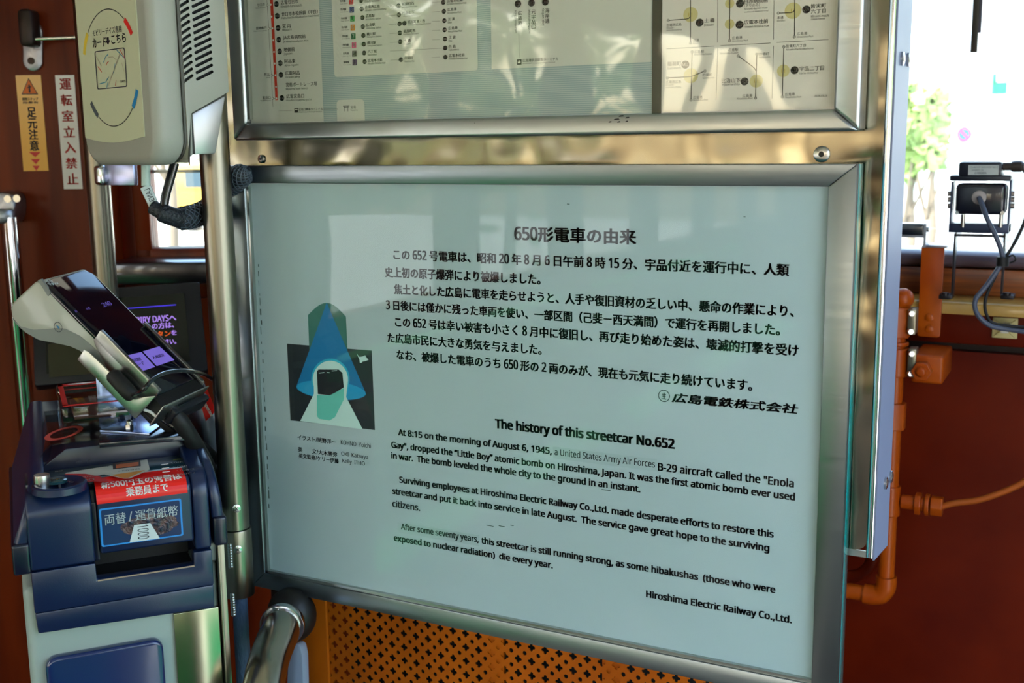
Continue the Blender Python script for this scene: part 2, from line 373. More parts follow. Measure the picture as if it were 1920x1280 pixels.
# hedge, yellow van, pole with round sign, green shop sign
hb = B(); rnd = random.Random(4)
h0 = dep(230, 440, 12.0); h1 = dep(460, 430, 12.5)
for _ in range(1800):
    f = rnd.random(); c = h0.lerp(h1, f)+Vector((rnd.uniform(-.3, .3), rnd.uniform(-.3, .3), 0)); c.z = -.8+rnd.random()**.8*.45+.05
    a = Vector((rnd.gauss(0, 1), rnd.gauss(0, 1), rnd.gauss(0, 1))).normalized(); e = a.orthogonal(); s = .09
    hb.faces.new([hb.verts.new(c+a*s), hb.verts.new(c+e*s*.6), hb.verts.new(c-a*s), hb.verts.new(c-e*s*.6)])
tag(part('hedge', hb, leafm, smooth=False), 'low pale green hedge beyond the small left window', 'hedge', kind='stuff')
v0 = dep(432, 318, 32)
t = thing('delivery_van', 'yellow delivery van parked beyond the small left window', 'van', (v0.x, v0.y, -.8))
Mv = Matrix.Translation((v0.x, v0.y, -.8)) @ Matrix.Rotation(YAW, 4, 'Z')
b = B(); add_prism(b, [(-1.4, .35), (1.3, .35), (1.3, .95), (1.0, 1.15), (.75, 1.85), (-1.4, 1.85)], XZ, -.7, .7); part('body', b, mat('van_yellow', (225, 170, 40), .4, coat=.6), t, M=Mv, bev=.08)
b = B(); add_box(b, (-1.1, -.72, 1.2), (.6, -.69, 1.65)); part('side_window', b, mat('van_glass', (60, 75, 85), .1), t, M=Mv)
for sxx in (-.95, .85):
    b = B(); add_disc(b, (sxx, -.62, .33), (0, -1, 0), .33, .12, 20); part('wheel', b, blackp, t, M=Mv)
sp = onY(1797, 250, 12)
t = thing('road_sign', 'blue and red round no-parking sign on a grey pole outside the right window', 'sign', (sp.x, 12, -.8))
b = B(); add_tube(b, [(sp.x, 12.05, -.8), (sp.x, 12.05, 3.4)], .07, 12); part('pole', b, mat('pole_grey', (165, 168, 178), .5), t)
b = B(); add_disc(b, (sp.x+.06, 11.96, onY(1797, 252, 12).z), (0, -1, 0), .070, .015, 28); o = part('disc', b, mat('sign_red', (205, 40, 50), .4), t)
b = B(); add_disc(b, (sp.x+.06, 11.944, onY(1797, 252, 12).z), (0, -1, 0), .052, .003, 28); part('centre', b, mat('sign_blue', (40, 80, 200), .4), t)
b = B(); z = onY(1797, 252, 12).z; add_box(b, (-.05, 11.937, -.007), (.05, 11.94, .007)); part('slash', b, mat('sign_red', (205, 40, 50), .4), t, M=Matrix.Translation((sp.x+.06, 0, z)) @ Matrix.Rotation(.78, 4, 'Y'))
sp = onY(1805, 60, 14)
t = thing('signal_pole', 'pale grey traffic signal pole left of the green shop sign', 'pole', (sp.x, 14, -.8))
b = B(); add_tube(b, [(sp.x+.25, 14, -.8), (sp.x+.25, 14, 4.6)], .09, 12); part('pole', b, mat('pole_grey', (165, 168, 178), .5), t)
b = B(); add_box(b, (sp.x-.25, 13.8, 2.35), (sp.x+.05, 14, 3.1)); part('signal_box', b, mat('white_box', (235, 235, 235), .5), t, bev=.03)
g0 = onY(1841, 135, 18.8); g1 = onY(1887, 176, 18.8)
t = thing('shop_sign', 'green and white lettered sign board on the white shop building', 'sign', (g0.x, 18.8, g1.z))
b = B(); add_box(b, (g0.x, 18.9, g1.z), (g1.x, 19.0, g0.z)); part('board', b, mat('white_box', (235, 235, 235), .5), t)
b = B(); add_box(b, (g0.x, 18.88, g1.z), (g1.x, 18.9, g1.z+.18)); add_box(b, (g0.x+.02, 18.88, g1.z+.16), (g0.x+.2, 18.9, g0.z-.02)); part('green_band', b, mat('sign_green', (0, 128, 78), .5), t)

# ================================================================== PARTITION with the two sign boards
PY = 1.126
xp1 = onY(1672, 300, 1.12).x; xp0 = -.985
zc1 = onX(1645, 1040, xp1).z; zc2 = onX(1672, 1008, xp1).z
part_t = thing('sign_partition', 'stainless steel partition sheet carrying both sign boards', 'partition', ((xp0+xp1)/2, PY, .5))
zin = onY(1633, 1034, PY).z
bm = B(); xi = onY(1657, 300, PY).x; xin = onY(1636, 1034, PY).x
R_ = .012; pts = [(xp0, 2.2), (xp0, 1.02), (-.90, 1.02), (-.90, zin)]+[(xi-R_+R_*math.sin(a*math.pi/8), zin+R_-R_*math.cos(a*math.pi/8)) for a in range(5)]+[(xi, 2.2)]
add_prism(bm, pts, XZ, PY, PY+.0015); part('steel_sheet', bm, plate, part_t, smooth=False)
bm = B(); pr = [(xp0-.02, 2.2), (xp0-.02, 1.0)]
add_prism(bm, [(PY-.006, 2.2), (PY-.006, zc1), (1.20, zc2), (1.20, 2.2)], YZ, xp1-.0015, xp1); part('side_channel', bm, mat('lavender_channel_paint', (112, 118, 142), .45, spec=.2, bump=.1, bscale=14), part_t, smooth=False)
bm = B(); add_tube(bm, [(xp1-.0045, PY-.002, zc1+.002), (xp1-.0045, PY-.002, 2.2)], .0045, 12); part('rounded_edge', bm, polish, part_t)
bm = B(); add_box(bm, (xi, PY-.001, zc1), (xp1-.005, PY+.0015, 2.2)); add_box(bm, (-.25, PY-.001, zc1), (xp1-.004, PY+.0015, zin)); part('edge_strip', bm, steel_fr, part_t)
bm = B(); add_box(bm, (xp0, PY+.03, zc1+.02), (xp1-.002, PY+.033, 2.2)); part('back_sheet', bm, steel_fr, part_t)
def rivet(px, py, Y, r=.006, par=part_t, name='rivet'):
    c = onY(px, py, Y); b = B(); add_disc(b, c, (0, -1, 0), r, .0025, 20, r*.8); o = part(name, b, screwm, par)
    b = B(); add_disc(b, c+Vector((0, -.0026, 0)), (0, -1, 0), r*.35, .0002, 10); subpart('socket', b, blackp, o)
rivet(1541, 289, PY, .0078); rivet(491, 298, PY, .0052)
for px, py in [(1690, 110), (1701, 112), (1659, 905), (1669, 893)]:
    c = onX(px, py, xp1); b = B(); add_disc(b, c, (1, 0, 0), .0065, .003, 18, .004); part('screw', b, screwm, part_t)

def box_frame(bm, x0, x1, z0, z1, w, y0, y1, miter=True, top=True):
    """rectangular frame as four mitred bars"""
    o = [(x0-w, z0-w), (x1+w, z0-w), (x1+w, z1+w), (x0-w, z1+w)]; i = [(x0, z0), (x1, z0), (x1, z1), (x0, z1)]
    for k in range(4):
        j = (k+1) % 4; add_prism(bm, [o[k], o[j], i[j], i[k]], XZ, y0, y1)
# ---- lower board
LX0, LX1, LZ0, LZ1 = -.9353, -.2339, CAMZ-.5434, CAMZ-.0440
lo = thing('history_board', 'framed white history board of streetcar 652 with Japanese and English text', 'sign', ((LX0+LX1)/2, 1.1, LZ0-.025))
bars = [('top', (LX0-.022, LZ1+.021), (LX1+.026, LZ1+.021), (LX1, LZ1), (LX0, LZ1)), ('bottom', (LX0-.022, LZ0-.021), (LX1+.026, LZ0-.021), (LX1, LZ0), (LX0, LZ0)),
        ('left', (LX0-.022, LZ0-.021), (LX0-.022, LZ1+.021), (LX0, LZ1), (LX0, LZ0)), ('right', (LX1+.026, LZ0-.021), (LX1+.026, LZ1+.021), (LX1, LZ1), (LX1, LZ0))]
for nm, *p in bars:
    bm = B(); add_prism(bm, p, XZ, 1.093, 1.1015); part('frame_bar', bm, mat('shaded_aluminium', (134, 142, 148), .3, 1, rough2=.38, scale=60, stretch=(.2, 1, 4), bump=.04), lo, bev=.0012)  # frame metal darkened for the dim floor it reflects
bm = B(); add_box(bm, (LX0-.022, 1.1018, LZ0-.021), (LX1+.026, 1.122, LZ1+.021)); part('acrylic_slab', bm, teal, lo, bev=.001, label='teal translucent acrylic edge')
bm = B(); add_box(bm, (LX0-.002, 1.1008, LZ0-.002), (LX1+.002, 1.1014, LZ1+.002)); part('printed_panel', bm, panelw, lo)
bm = B(); e = .0035
for p in [((LX0, 1.0955, LZ0), (LX0+e, 1.1006, LZ1)), ((LX0, 1.0955, LZ0), (LX1, 1.1006, LZ0+e))]: add_box(bm, *p)
part('glazing_bead', bm, mat('bead_grey', (180, 184, 180), .3, 1), lo)
bm = B(); add_box(bm, (LX0+.001, 1.0985, LZ0+.001), (LX1-.001, 1.0989, LZ1-.001)); part('cover_glass', bm, glass_sign, lo)
YP = 1.1004
PF = lambda x, z: (x, YP, z)
def line(s, a, b, h, bold=.012, slant=0, col=ink, par=lo, name='text_line', Y=YP, ret=False, bmx=None):
    A = onY(a[0], a[1], Y); Bp = onY(b[0], b[1], Y); z = (A.z+Bp.z)/2
    bm = bmx or B(); add_text(bm, s, A.x, Bp.x, z-h/2, z+h/2, lambda x, zz: (x, Y, zz), bold, slant)
    if bmx is None: return part(name, bm, col, par, smooth=False)
J = .0118
line('650形電車の由来', (965, 438), (1192, 444), .0158, .036)
line('この 652 号電車は、昭和 20 年 8 月 6 日午前 8 時 15 分、宇品付近を運行中に、人類', (738, 477), (1479, 506), J, .034)
line('史上初の原子爆弾により被爆しました。', (722, 509), (1013, 524), J, .034)
line('焦土と化した広島に電車を走らせようと、人手や復旧資材の乏しい中、懸命の作業により、', (739, 540), (1488, 585), J, .034)
line('3 日後には僅かに残った車両を使い、一部区間（己斐－西天満間）で運行を再開しました。', (724, 570), (1462, 620), J, .034)
line('この 652 号は幸い被害も小さく 8 月中に復旧し、再び走り始めた姿は、壊滅的打撃を受け', (741, 603), (1497, 657), J, .034)
line('た広島市民に大きな勇気を与えました。', (727, 633), (1015, 655), J, .034)
line('なお、被爆した電車のうち 650 形の 2 両のみが、現在も元気に走り続けています。', (744, 665), (1410, 722), J, .034)
line('広島電鉄株式会社', (1262, 746), (1496, 766), .0098, .045, slant=.25)
line('The history of this streetcar No.652', (929, 798), (1264, 832), .0142, .046)
E_ = .0102
line('At 8:15 on the morning of August 6, 1945,', (747, 812), (1034, 846), E_, .040)
line('a United States Army Air Forces', (1040, 850), (1228, 870), E_, .008)
line('B-29 aircraft called the "Enola', (1234, 872), (1488, 908), E_*.86, .040)
line('Gay", dropped the “Little Boy” atomic bomb on Hiroshima, Japan. It was the first atomic bomb ever used', (734, 833), (1490, 935), E_, .040)
line('in war.  The bomb leveled the whole city to the ground in an instant.', (734, 855), (1200, 918), E_, .040)
line('Surviving employees at Hiroshima Electric Railway Co.,Ltd. made desperate efforts to restore this', (749, 900), (1450, 1003), E_, .040)
line('streetcar and put it back into service in late August.  The service gave great hope to the surviving', (736, 922), (1442, 1028), E_, .040)
line('citizens.', (736, 943), (787, 952), .0082, .040)
line('After some seventy years,', (752, 988), (897, 1012), E_, .026)
line('this streetcar is still running strong, as some hibakushas  (those who were', (903, 1013), (1453, 1108), E_, .040)
line('exposed to nuclear radiation)  die every year.', (739, 1009), (1036, 1061), E_, .040)
line('Hiroshima Electric Railway Co.,Ltd.', (1212, 1112), (1484, 1166), E_, .040)
line('イラスト/晄野洋一', (558, 820), (630, 828), .0064, .02); line('KOHNO  Yoichi', (639, 829), (695, 835), .0058, .012)
line('英　　文/大木勝弥', (559, 844), (632, 850), .0064, .02); line('OKI  Katsuya', (640, 852), (690, 857), .0066, .012)
line('英文監修/ケリー伊藤', (560, 855), (635, 863), .0064, .02); line('Kelly  ITHO', (642, 864), (684, 870), .0066, .012)
# faint patches under two corrected phrases
bm = B()
for a, b in [((1037, 838), (1232, 882)), ((746, 978), (899, 1023))]:
    A = onY(*a, 1.1007); C = onY(*b, 1.1007); zz = (A.z+C.z)/2; add_box(bm, (A.x, 1.1006, zz-.0068), (C.x, 1.1008, zz+.0068))
part('correction_patch', bm, mat('patch', (170, 180, 188), .5), lo)
def add_ring(bm, c, r0, r1, Y, seg=32, sx_=1):
    a = [bm.verts.new((c.x+sx_*r0*math.cos(2*math.pi*k/seg), Y, c.z+r0*math.sin(2*math.pi*k/seg))) for k in range(seg)]
    b = [bm.verts.new((c.x+sx_*r1*math.cos(2*math.pi*k/seg), Y, c.z+r1*math.sin(2*math.pi*k/seg))) for k in range(seg)]
    for k in range(seg): bm.faces.new((a[k], a[(k+1) % seg], b[(k+1) % seg], b[k]))
c = onY(1245, 742, YP); bm = B(); add_ring(bm, c, .0056, .0064, YP)
for (x0, z0, x1, z1) in [(-.0006, -.0032, .0006, .0036), (-.0022, .0012, .0022, .002), (-.0026, -.0036, .0026, -.0028), (-.0018, -.0008, .0018, 0)]:
    bm.faces.new([bm.verts.new((c.x+x, YP, c.z+z)) for x, z in ((x0, z0), (x1, z0), (x1, z1), (x0, z1))])
part('company_emblem', bm, ink, lo, smooth=False)
# illustration: flat printed shapes
ill = B(); 
def poly(px, m, lay, name, closed_curve=False):
    Y = YP+.0003-lay*.00012; b = B(); b.faces.new([b.verts.new(onY(x, y, Y)) for x, y in px])
    bmesh.ops.triangulate(b, faces=b.faces); return part(name, b, m, lo, smooth=False)
def ell(cx, cy, rx, ry, a0=0, a1=360, n=28, tilt=0):
    o = []
    for k in range(n+1 if a1-a0 < 360 else n):
        a = math.radians(a0+(a1-a0)*k/n); x = rx*math.cos(a); y = -ry*math.sin(a); t_ = math.radians(tilt)
        o.append((cx+x*math.cos(t_)-y*math.sin(t_), cy+x*math.sin(t_)+y*math.cos(t_)))
    return o
poly([(538, 644), (697, 657), (703, 806), (544.5, 787.6)], mat('ill_black', (28, 34, 44), .5), 0, 'night_square')
poly([(580, 660), (577.4, 590.6)]+[(577.4+71.2*k/12, 590.6+2.9*k/12-24.5*math.sin(math.pi*k/12)) for k in range(1, 12)]+[(648.6, 593.5), (652, 665)], mat('ill_green', (52, 108, 100), .5), 1, 'dome_shape')
poly([(612.5, 567)]+ell(621, 731, 66, 18, -2, -178, 20, 6), mat('ill_blue', (8, 112, 168), .5), 2, 'light_cone')
poly(ell(621, 731, 65, 17, 0, 360, 32, 6), mat('ill_blue2', (24, 150, 202), .5), 3, 'light_pool')
poly(ell(619.5, 711, 36, 39, -8, 190, 26)+[(590, 735), (650, 743)][::1], mat('ill_blue3', (40, 170, 205), .5), 4, 'halo_edge')
poly([(563, 789), (588.6, 738)]+ell(619.5, 712, 33, 36, 200, -10, 24)+[(649, 744), (680, 804.5)], mat('ill_white', (200, 222, 222), .5), 5, 'white_glow')
poly([(594, 740), (618, 741), (645, 727), (645, 748), (628, 782), (618, 788), (598, 785), (594, 779)], mat('ill_teal', (100, 190, 180), .5), 6, 'teal_shadow')
poly([(594.3, 696), (597, 692.5), (635, 692.5), (642, 699), (644.5, 726), (632, 734), (618, 741), (596, 738.5)], mat('ill_tram', (10, 14, 28), .5), 7, 'tram_shape')
bm = B()
for a, b_ in [((598, 700), (608, 698.6)), ((613, 698.6), (618, 699)), ((622, 696), (632, 695))]:
    p = [onY(a[0], a[1], YP-.0007), onY(b_[0], b_[1], YP-.0007)]; bm.faces.new([bm.verts.new(v) for v in (p[0], p[1], p[1]+Vector((0, 0, .0008)), p[0]+Vector((0, 0, .0008)))])
part('tram_highlight', bm, mat('ill_white', (200, 222, 222), .5), lo, smooth=False)
poly([(668.8, 662.4), (674, 669), (680, 668), (685, 665.5), (687, 671), (691.3, 674.5), (684, 677), (680, 677.5), (678, 680), (674.5, 679.5), (674, 674)], mat('ill_white', (200, 222, 222), .5), 3, 'dove_shape')
# dirt along the lower left inner edge and scuffs
bm = B()
for k in range(26):
    f = k/26; px = 486+f*20; py = 500+f*470; A = onY(px-1.5+random.uniform(-1, 1), py, YP-.0002); hh = random.uniform(.002, .011); ww = random.uniform(.0006, .002)
    bm.faces.new([bm.verts.new(v) for v in (A, A+Vector((ww, 0, 0)), A+Vector((ww, 0, hh)), A+Vector((0, 0, hh))) ])
for px, py, w_ in [(912, 985, 18), (935, 986, 16), (957, 985, 8), (1128, 918, 20), (1394, 407, 4), (1063, 383, 6)]:
    A = onY(px, py, YP-.0002); bm.faces.new([bm.verts.new(v) for v in (A, A+Vector((w_*.0005, 0, 0)), A+Vector((w_*.00055, 0, .0007)), A+Vector((0, 0, .0009)))])
part('scuff_marks', bm, mat('scuff', (66, 78, 76), .7), lo, smooth=False)

# ---- upper board
UX0 = onY(470, 233, 1.1).x; UX1 = onY(1566, 203, 1.1).x; UZ0 = (onY(470, 233, 1.1).z+onY(1566, 203, 1.1).z)/2; UZ1 = 2.15
up = thing('route_map_board', 'framed streetcar route map board above the history board', 'sign', ((UX0+UX1)/2, 1.1, UZ0-.02))
wL, wR, wB = .021, .024, .020
for p in [[(UX0-wL, UZ0-wB), (UX1+wR, UZ0-wB), (UX1, UZ0), (UX0, UZ0)], [(UX0-wL, UZ0-wB), (UX0-wL, UZ1+wB), (UX0, UZ1), (UX0, UZ0)],
          [(UX1+wR, UZ0-wB), (UX1+wR, UZ1+wB), (UX1, UZ1), (UX1, UZ0)], [(UX0-wL, UZ1+wB), (UX1+wR, UZ1+wB), (UX1, UZ1), (UX0, UZ1)]]:
    bm = B(); add_prism(bm, p, XZ, 1.091, 1.124); part('frame_bar', bm, steel_fr, up, bev=.0035, seg=3)
bm = B(); add_box(bm, (UX0-.002, 1.1018, UZ0-.002), (UX1+.002, 1.103, UZ1+.002))
stripe = mat('map_ground_print', (122, 158, 156), .5)
part('map_panel', bm, stripe, up)
nn = stripe.node_tree; bs = nn.nodes['Principled BSDF']; tcn = nn.nodes.new('ShaderNodeTexCoord'); wv = nn.nodes.new('ShaderNodeTexWave'); wv.bands_direction = 'Z'
wv.inputs['Scale'].default_value = 150; rp = nn.nodes.new('ShaderNodeValToRGB'); rp.color_ramp.elements[0].color = lin((146, 166, 172)); rp.color_ramp.elements[1].color = lin((176, 190, 196))
nn.links.new(tcn.outputs['Object'], wv.inputs[0]); nn.links.new(wv.outputs[0], rp.inputs[0]); nn.links.new(rp.outputs[0], bs.inputs['Base Color'])
bm = B(); add_box(bm, (UX0+.001, 1.0975, UZ0+.001), (UX1-.001, 1.0979, UZ1-.001)); part('cover_glass', bm, glass_map, up)
bm = B(); add_box(bm, (UX0, 1.0945, UZ0+.005), (UX0+.004, 1.1005, UZ1)); part('glazing_bead', bm, mat('bead_grey', (180, 184, 180), .3, 1), up)
YM = 1.1012
mk = {}
def mcol(name, c): return mat('map_'+name, c, .5)
MB = {}
def mbm(key):
    if key not in MB: MB[key] = B()
    return MB[key]
def mquad(key, pts, lay=0):
    b = mbm(key); b.faces.new([b.verts.new(onY(x, y, YM-lay*.0001)) for x, y in pts])
def wpanel(key, x0, x1, z0, z1, lay=0, r=.004):
    b = mbm(key); Y = YM-lay*.0001; o = []
    for cx, cz, a in ((x1-r, z1-r, 0), (x0+r, z1-r, 90), (x0+r, z0+r, 180), (x1-r, z0+r, 270)):
        for k in range(5):
            t_ = math.radians(a+k*22.5); o.append(b.verts.new((cx+r*math.cos(t_), Y, cz+r*math.sin(t_))))
    b.faces.new(o)
def X_(px, py): return onY(px, py, YM).x
def Z_(px, py): return onY(px, py, YM).z
wpanel('paper', UX0, X_(606, 200), UZ0, UZ1, 0, .001)
wpanel('paper', X_(627, 140), X_(896, 130), (Z_(628, 143)+Z_(896, 134))/2, UZ1, 0)
wpanel('paper', X_(922, 129), X_(1221, 110), (Z_(922, 129)+Z_(1216, 117))/2, UZ1, 0, .001)
wpanel('paper', X_(631, 190), X_(683, 187), UZ0-.004, Z_(640, 187), 0, .005)
wpanel('paper2', X_(1240, 200), UX1, UZ0, UZ1, 0, .0005)
wpanel('bar', X_(1222, 200), X_(1240, 200), UZ0, UZ1, 1, .0005)
def zA(x, y): return (420+x/4.571, y/4.571)
def zB(x, y): return (800+x/4.571, y/4.571)
def zC(x, y): return (1200+x/3.84, y/3.84)
def mtext(s, a, b, hpx, key='text', bold=.012, rot=0, lay=3):
    A = onY(*a, YM); Bp = onY(*b, YM); Y = YM-lay*.0001; d = (A-CP).dot(_f)
    h = hpx*d/FPX; z = (A.z+Bp.z)/2; add_text(mbm(key), s, A.x, Bp.x, z-h/2, z+h/2, lambda x, zz: (x, Y, zz), bold)
def vtext(s, tx, ty0, ty1, wpx, key='text', rot=0):
    """text running downwards from (tx,ty0) to (tx,ty1) px ; rot=1 rotated latin, else stacked characters"""
    A = onY(tx, ty0, YM); C = onY(tx, ty1, YM); d = (A-CP).dot(_f); w = wpx*d/FPX/.8; Y = YM-.0003; fn = lambda x, zz: (x, Y, zz)
    if rot: add_text(mbm(key), s, A.x-w/2, A.x+w/2, C.z, A.z, fn, .008, rot=1)
    else:
        n_ = len(s); dz = (A.z-C.z)/n_
        for k, ch in enumerate(s): add_text(mbm(key), ch, A.x-w/2, A.x+w/2, A.z-(k+.93)*dz, A.z-(k+.07)*dz, fn, .012)
def disc(c, rpx, key, lay=2, seg=20):
    A = onY(*c, YM); d = (A-CP).dot(_f); r = rpx*d/FPX; b = mbm(key); Y = YM-lay*.0001
    b.faces.new([b.verts.new((A.x+r*1.05*math.cos(2*math.pi*k/seg), Y, A.z+r*math.sin(2*math.pi*k/seg))) for k in range(seg)])
def seg(a, b, wpx, key='rule', lay=1):
    A = onY(*a, YM); Bp = onY(*b, YM); d = (A-CP).dot(_f); w = wpx*d/FPX/2; t_ = (Bp-A); t_.y = 0; n_ = Vector((-t_.z, 0, t_.x)).normalized()*w
    bb = mbm(key); off = Vector((0, -lay*.0001, 0)); bb.faces.new([bb.verts.new(v+off) for v in (A-n_, Bp-n_, Bp+n_, A+n_)])
def badge(c, s, rpx=5, key='badge'):
    disc(c, rpx, key, 2); mtext(s, (c[0]-rpx*.72, c[1]+.1), (c[0]+rpx*.72, c[1]-.1), rpx*.75, 'white', .02, lay=3)
# left column: the red line
mquad('red', [zA(386, -160), zA(412, -160), zA(461, 857), zA(440, 859)], 1)
seg(zA(360, -160), zA(421, 918), .7)
for x, y in [(402, 40), (409, 143), (417, 243), (423, 345), (430, 445), (436, 545), (442, 645), (447, 744), (450, 843)]: disc(zA(x, y), 1.9, 'paper2', 3, 12)
for x, y, x2 in [(372, 43, 402), (386, 243, 417), (411, 645, 442), (419, 843, 450)]:
    disc(zA(x, y), 2.2, 'rule', 2, 12); disc(zA(x, y), 1.5, 'paper2', 3, 12); seg(zA(x+8, y), zA(x2, y), .7, 'rule', 2)
for x, y, s in [(450, 35, 'M31'), (457, 137, 'M32'), (464, 240, 'M33'), (470, 340, 'M34'), (477, 441, 'M35'), (483, 541, 'M36'), (489, 641, 'M37'), (497, 840, 'M38')]: badge(zA(x, y), s, 5.3)
for jp, a, b, en, c_, d_ in [('広電廿日市', (488, 20), (636, 12), 'Hiroden-hatsukaichi', (488, 55), (670, 45)), ('廿日市市役所前（平良）', (495, 122), (805, 100), 'Hatsukaichi-shiyakusho-mae(Hera)', (495, 157), (815, 135)),
        ('宮 内', (502, 225), (572, 221), 'Miyauchi', (502, 259), (580, 256)), ('JA広島病院前', (508, 323), (700, 315), 'JA Hiroshimabyoin-mae', (508, 358), (725, 350)),
        ('地御前', (514, 426), (607, 422), 'Jigozen', (514, 463), (585, 460)), ('阿品東', (520, 526), (613, 522), 'Ajina-higashi', (520, 562), (640, 557)),
        ('広電阿品', (526, 628), (650, 622), 'Hiroden-ajina', (526, 663), (650, 659)), ('宮島ボートレース場', (532, 727), (800, 715), 'Miyajima boat race-jo', (532, 763), (722, 756)),
        ('広電宮島口', (536, 826), (687, 820), 'Hiroden-miyajima-guchi', (534, 861), (750, 854))]:
    mtext(jp, zA(*a), zA(*b), 7.8); mtext(en, zA(*c_), zA(*d_), 4.9, bold=.004)
for jp, a, b, en in [('廿日市', (288, 42), (352, 39), 'Hatsukaichi'), ('宮内串戸', (276, 242), (366, 238), 'Miyauchi-kushido'), ('阿品', (347, 640), (392, 638), 'Ajina'), ('宮島口', (333, 837), (400, 834), 'Miyajimaguchi')]:
    mtext(jp, zA(*a), zA(*b), 5.4); mtext(en, zA(a[0]-(20 if len(en) > 6 else -15), a[1]+27), zA(b[0]+3, b[1]+25), 3.0, bold=.004)
mtext('宮島口旅客ターミナル', zA(642, 938), zA(848, 931), 5); mtext('Miyajima-guchi Passenger Terminal', zA(642, 963), zA(838, 957), 3, bold=.003)
mquad('badge', [zA(603, 926), zA(635, 925), zA(635, 965), zA(603, 966)], 1); mquad('white', [zA(608, 935), zA(630, 934), zA(630, 943), zA(608, 944)], 2)
for k in range(14): seg(zA(855+k*9, 935), zA(859+k*9, 935), .8)
for k in range(12): seg(zA(470+k*10, 950), zA(475+k*10, 950), .6)
mtext('宮島', zA(1087, 920), zA(1132, 917), 5.4); mtext('Miyajima', zA(1087, 946), zA(1146, 944), 3.6, bold=.004)
for a, b, w_ in [((1020, 910), (1076, 908), 1.2), ((1027, 921), (1069, 919), .9), ((1034, 910), (1034, 955), 1.1), ((1062, 909), (1062, 955), 1.1)]: seg(zA(*a), zA(*b), w_)
# middle panel: the route table
rows = [('2', (1090, 12), 'r_red', (1175, 5), 'M39', '広電宮島口', (1206, -10), (1330, -18), 'Hiroshima Station', (1206, 12), (1336, 5)),
 ('3', (1095, 83), 'r_navy', (1181, 77), 'M19', '広電西広島', (1212, 62), (1337, 53), 'Hiroden-nishi-hiroshima', (1212, 88), (1391, 77)),
 ('5', (1100, 159), 'r_green', (1187, 151), 'M01', '広島駅', (1216, 137), (1292, 132), 'Hiroshima Station', (1216, 164), (1347, 158)),
 ('6', (1104, 236), 'r_orange', (1191, 228), 'M01', '広島駅', (1220, 214), (1296, 210), 'Hiroshima Station', (1220, 241), (1350, 235)),
 ('7', (1109, 311), 'r_dgreen', (1195, 304), 'Y04', '横川駅', (1224, 293), (1300, 289), 'Yokogawa Station', (1224, 318), (1352, 312)),
 ('8', (1114, 386), 'r_pink', (1199, 379), 'Y04', '横川駅', (1229, 367), (1303, 363), 'Yokogawa Station', (1229, 393), (1355, 388)),
 ('9', (1117, 460), 'r_grey', (1202, 454), 'M05', '八丁堀', (1233, 442), (1307, 438), 'Hatchobori', (1233, 468), (1312, 465)),
 ('L', (1120, 535), 'r_purple', (1206, 529), 'U07', '広電本社前', (1235, 518), (1357, 512), 'Hiroden-honsha-mae', (1235, 543), (1385, 537))]
for n_, sq, key, bd, bt, jp, a, b, en, c_, d_ in rows:
    x, y = sq; mquad(key, [zA(x-19, y-24), zA(x+19, y-26), zA(x+19, y+24), zA(x-19, y+26)], 1); mtext(n_, zA(x-8, y), zA(x+8, y), 7.2, 'white', .02)
    badge(zA(*bd), bt, 4.4); mtext(jp, zA(*a), zA(*b), 6); mtext(en, zA(*c_), zA(*d_), 3.8, bold=.004)
    mtext('市内線' if n_ != 'L' else '循環線', zA(x-96, y-1), zA(x-45, y-4), 4.4); mtext('Inner city line', zA(x-96, y+22), zA(x-28, y+19), 2.4, bold=.003)
for bd, bt, jp, a, b, en, c_, d_ in [((1496, 50), 'M08', '紙屋町西', (1526, 36), (1629, 28), 'Kamiya-cho-nishi', (1527, 63), (1658, 55)), ((1500, 127), 'H02', '比治山下', (1531, 112), (1633, 106), 'Hijiyama-shita', (1533, 140), (1640, 133)),
        ((1547, 200), 'M08', '紙屋町東・西', (1578, 187), (1723, 180), 'Kamiya-cho-higashi/nishi', (1578, 213), (1773, 205)), ((1508, 282), 'M08', '紙屋町西', (1540, 268), (1641, 262), 'Kamiya-cho-nishi', (1540, 295), (1670, 288)),
        ((1511, 358), 'M12', '土 橋', (1544, 350), (1600, 345), 'Dobashi', (1541, 376), (1600, 373)), ((1517, 511), 'L01', '的場町', (1549, 498), (1622, 493), 'Matoba-cho', (1549, 526), (1632, 522))]:
    badge(zA(*bd), bt, 4.4); mtext(jp, zA(*a), zA(*b), 6); mtext(en, zA(*c_), zA(*d_), 3.6, bold=.004)
badge(zA(1505, 205), 'M07', 4.4)
for y0, x0, x1 in [(57, 1405, 1470), (132, 1410, 1475), (210, 1415, 1478), (287, 1420, 1482), (364, 1424, 1488), (438, 1424, 1860), (516, 1430, 1495)]:
    k = x0
    while k < x1: seg(zA(k, y0-(k-x0)*.055), zA(k+5, y0-(k+5-x0)*.055), .7); k += 9
for y0 in (20, 102, 182, 262, 342, 492):
    for k in range(7): seg(zB(48+k*10, y0-k*.5), zB(53+k*10, y0-k*.5), .7)
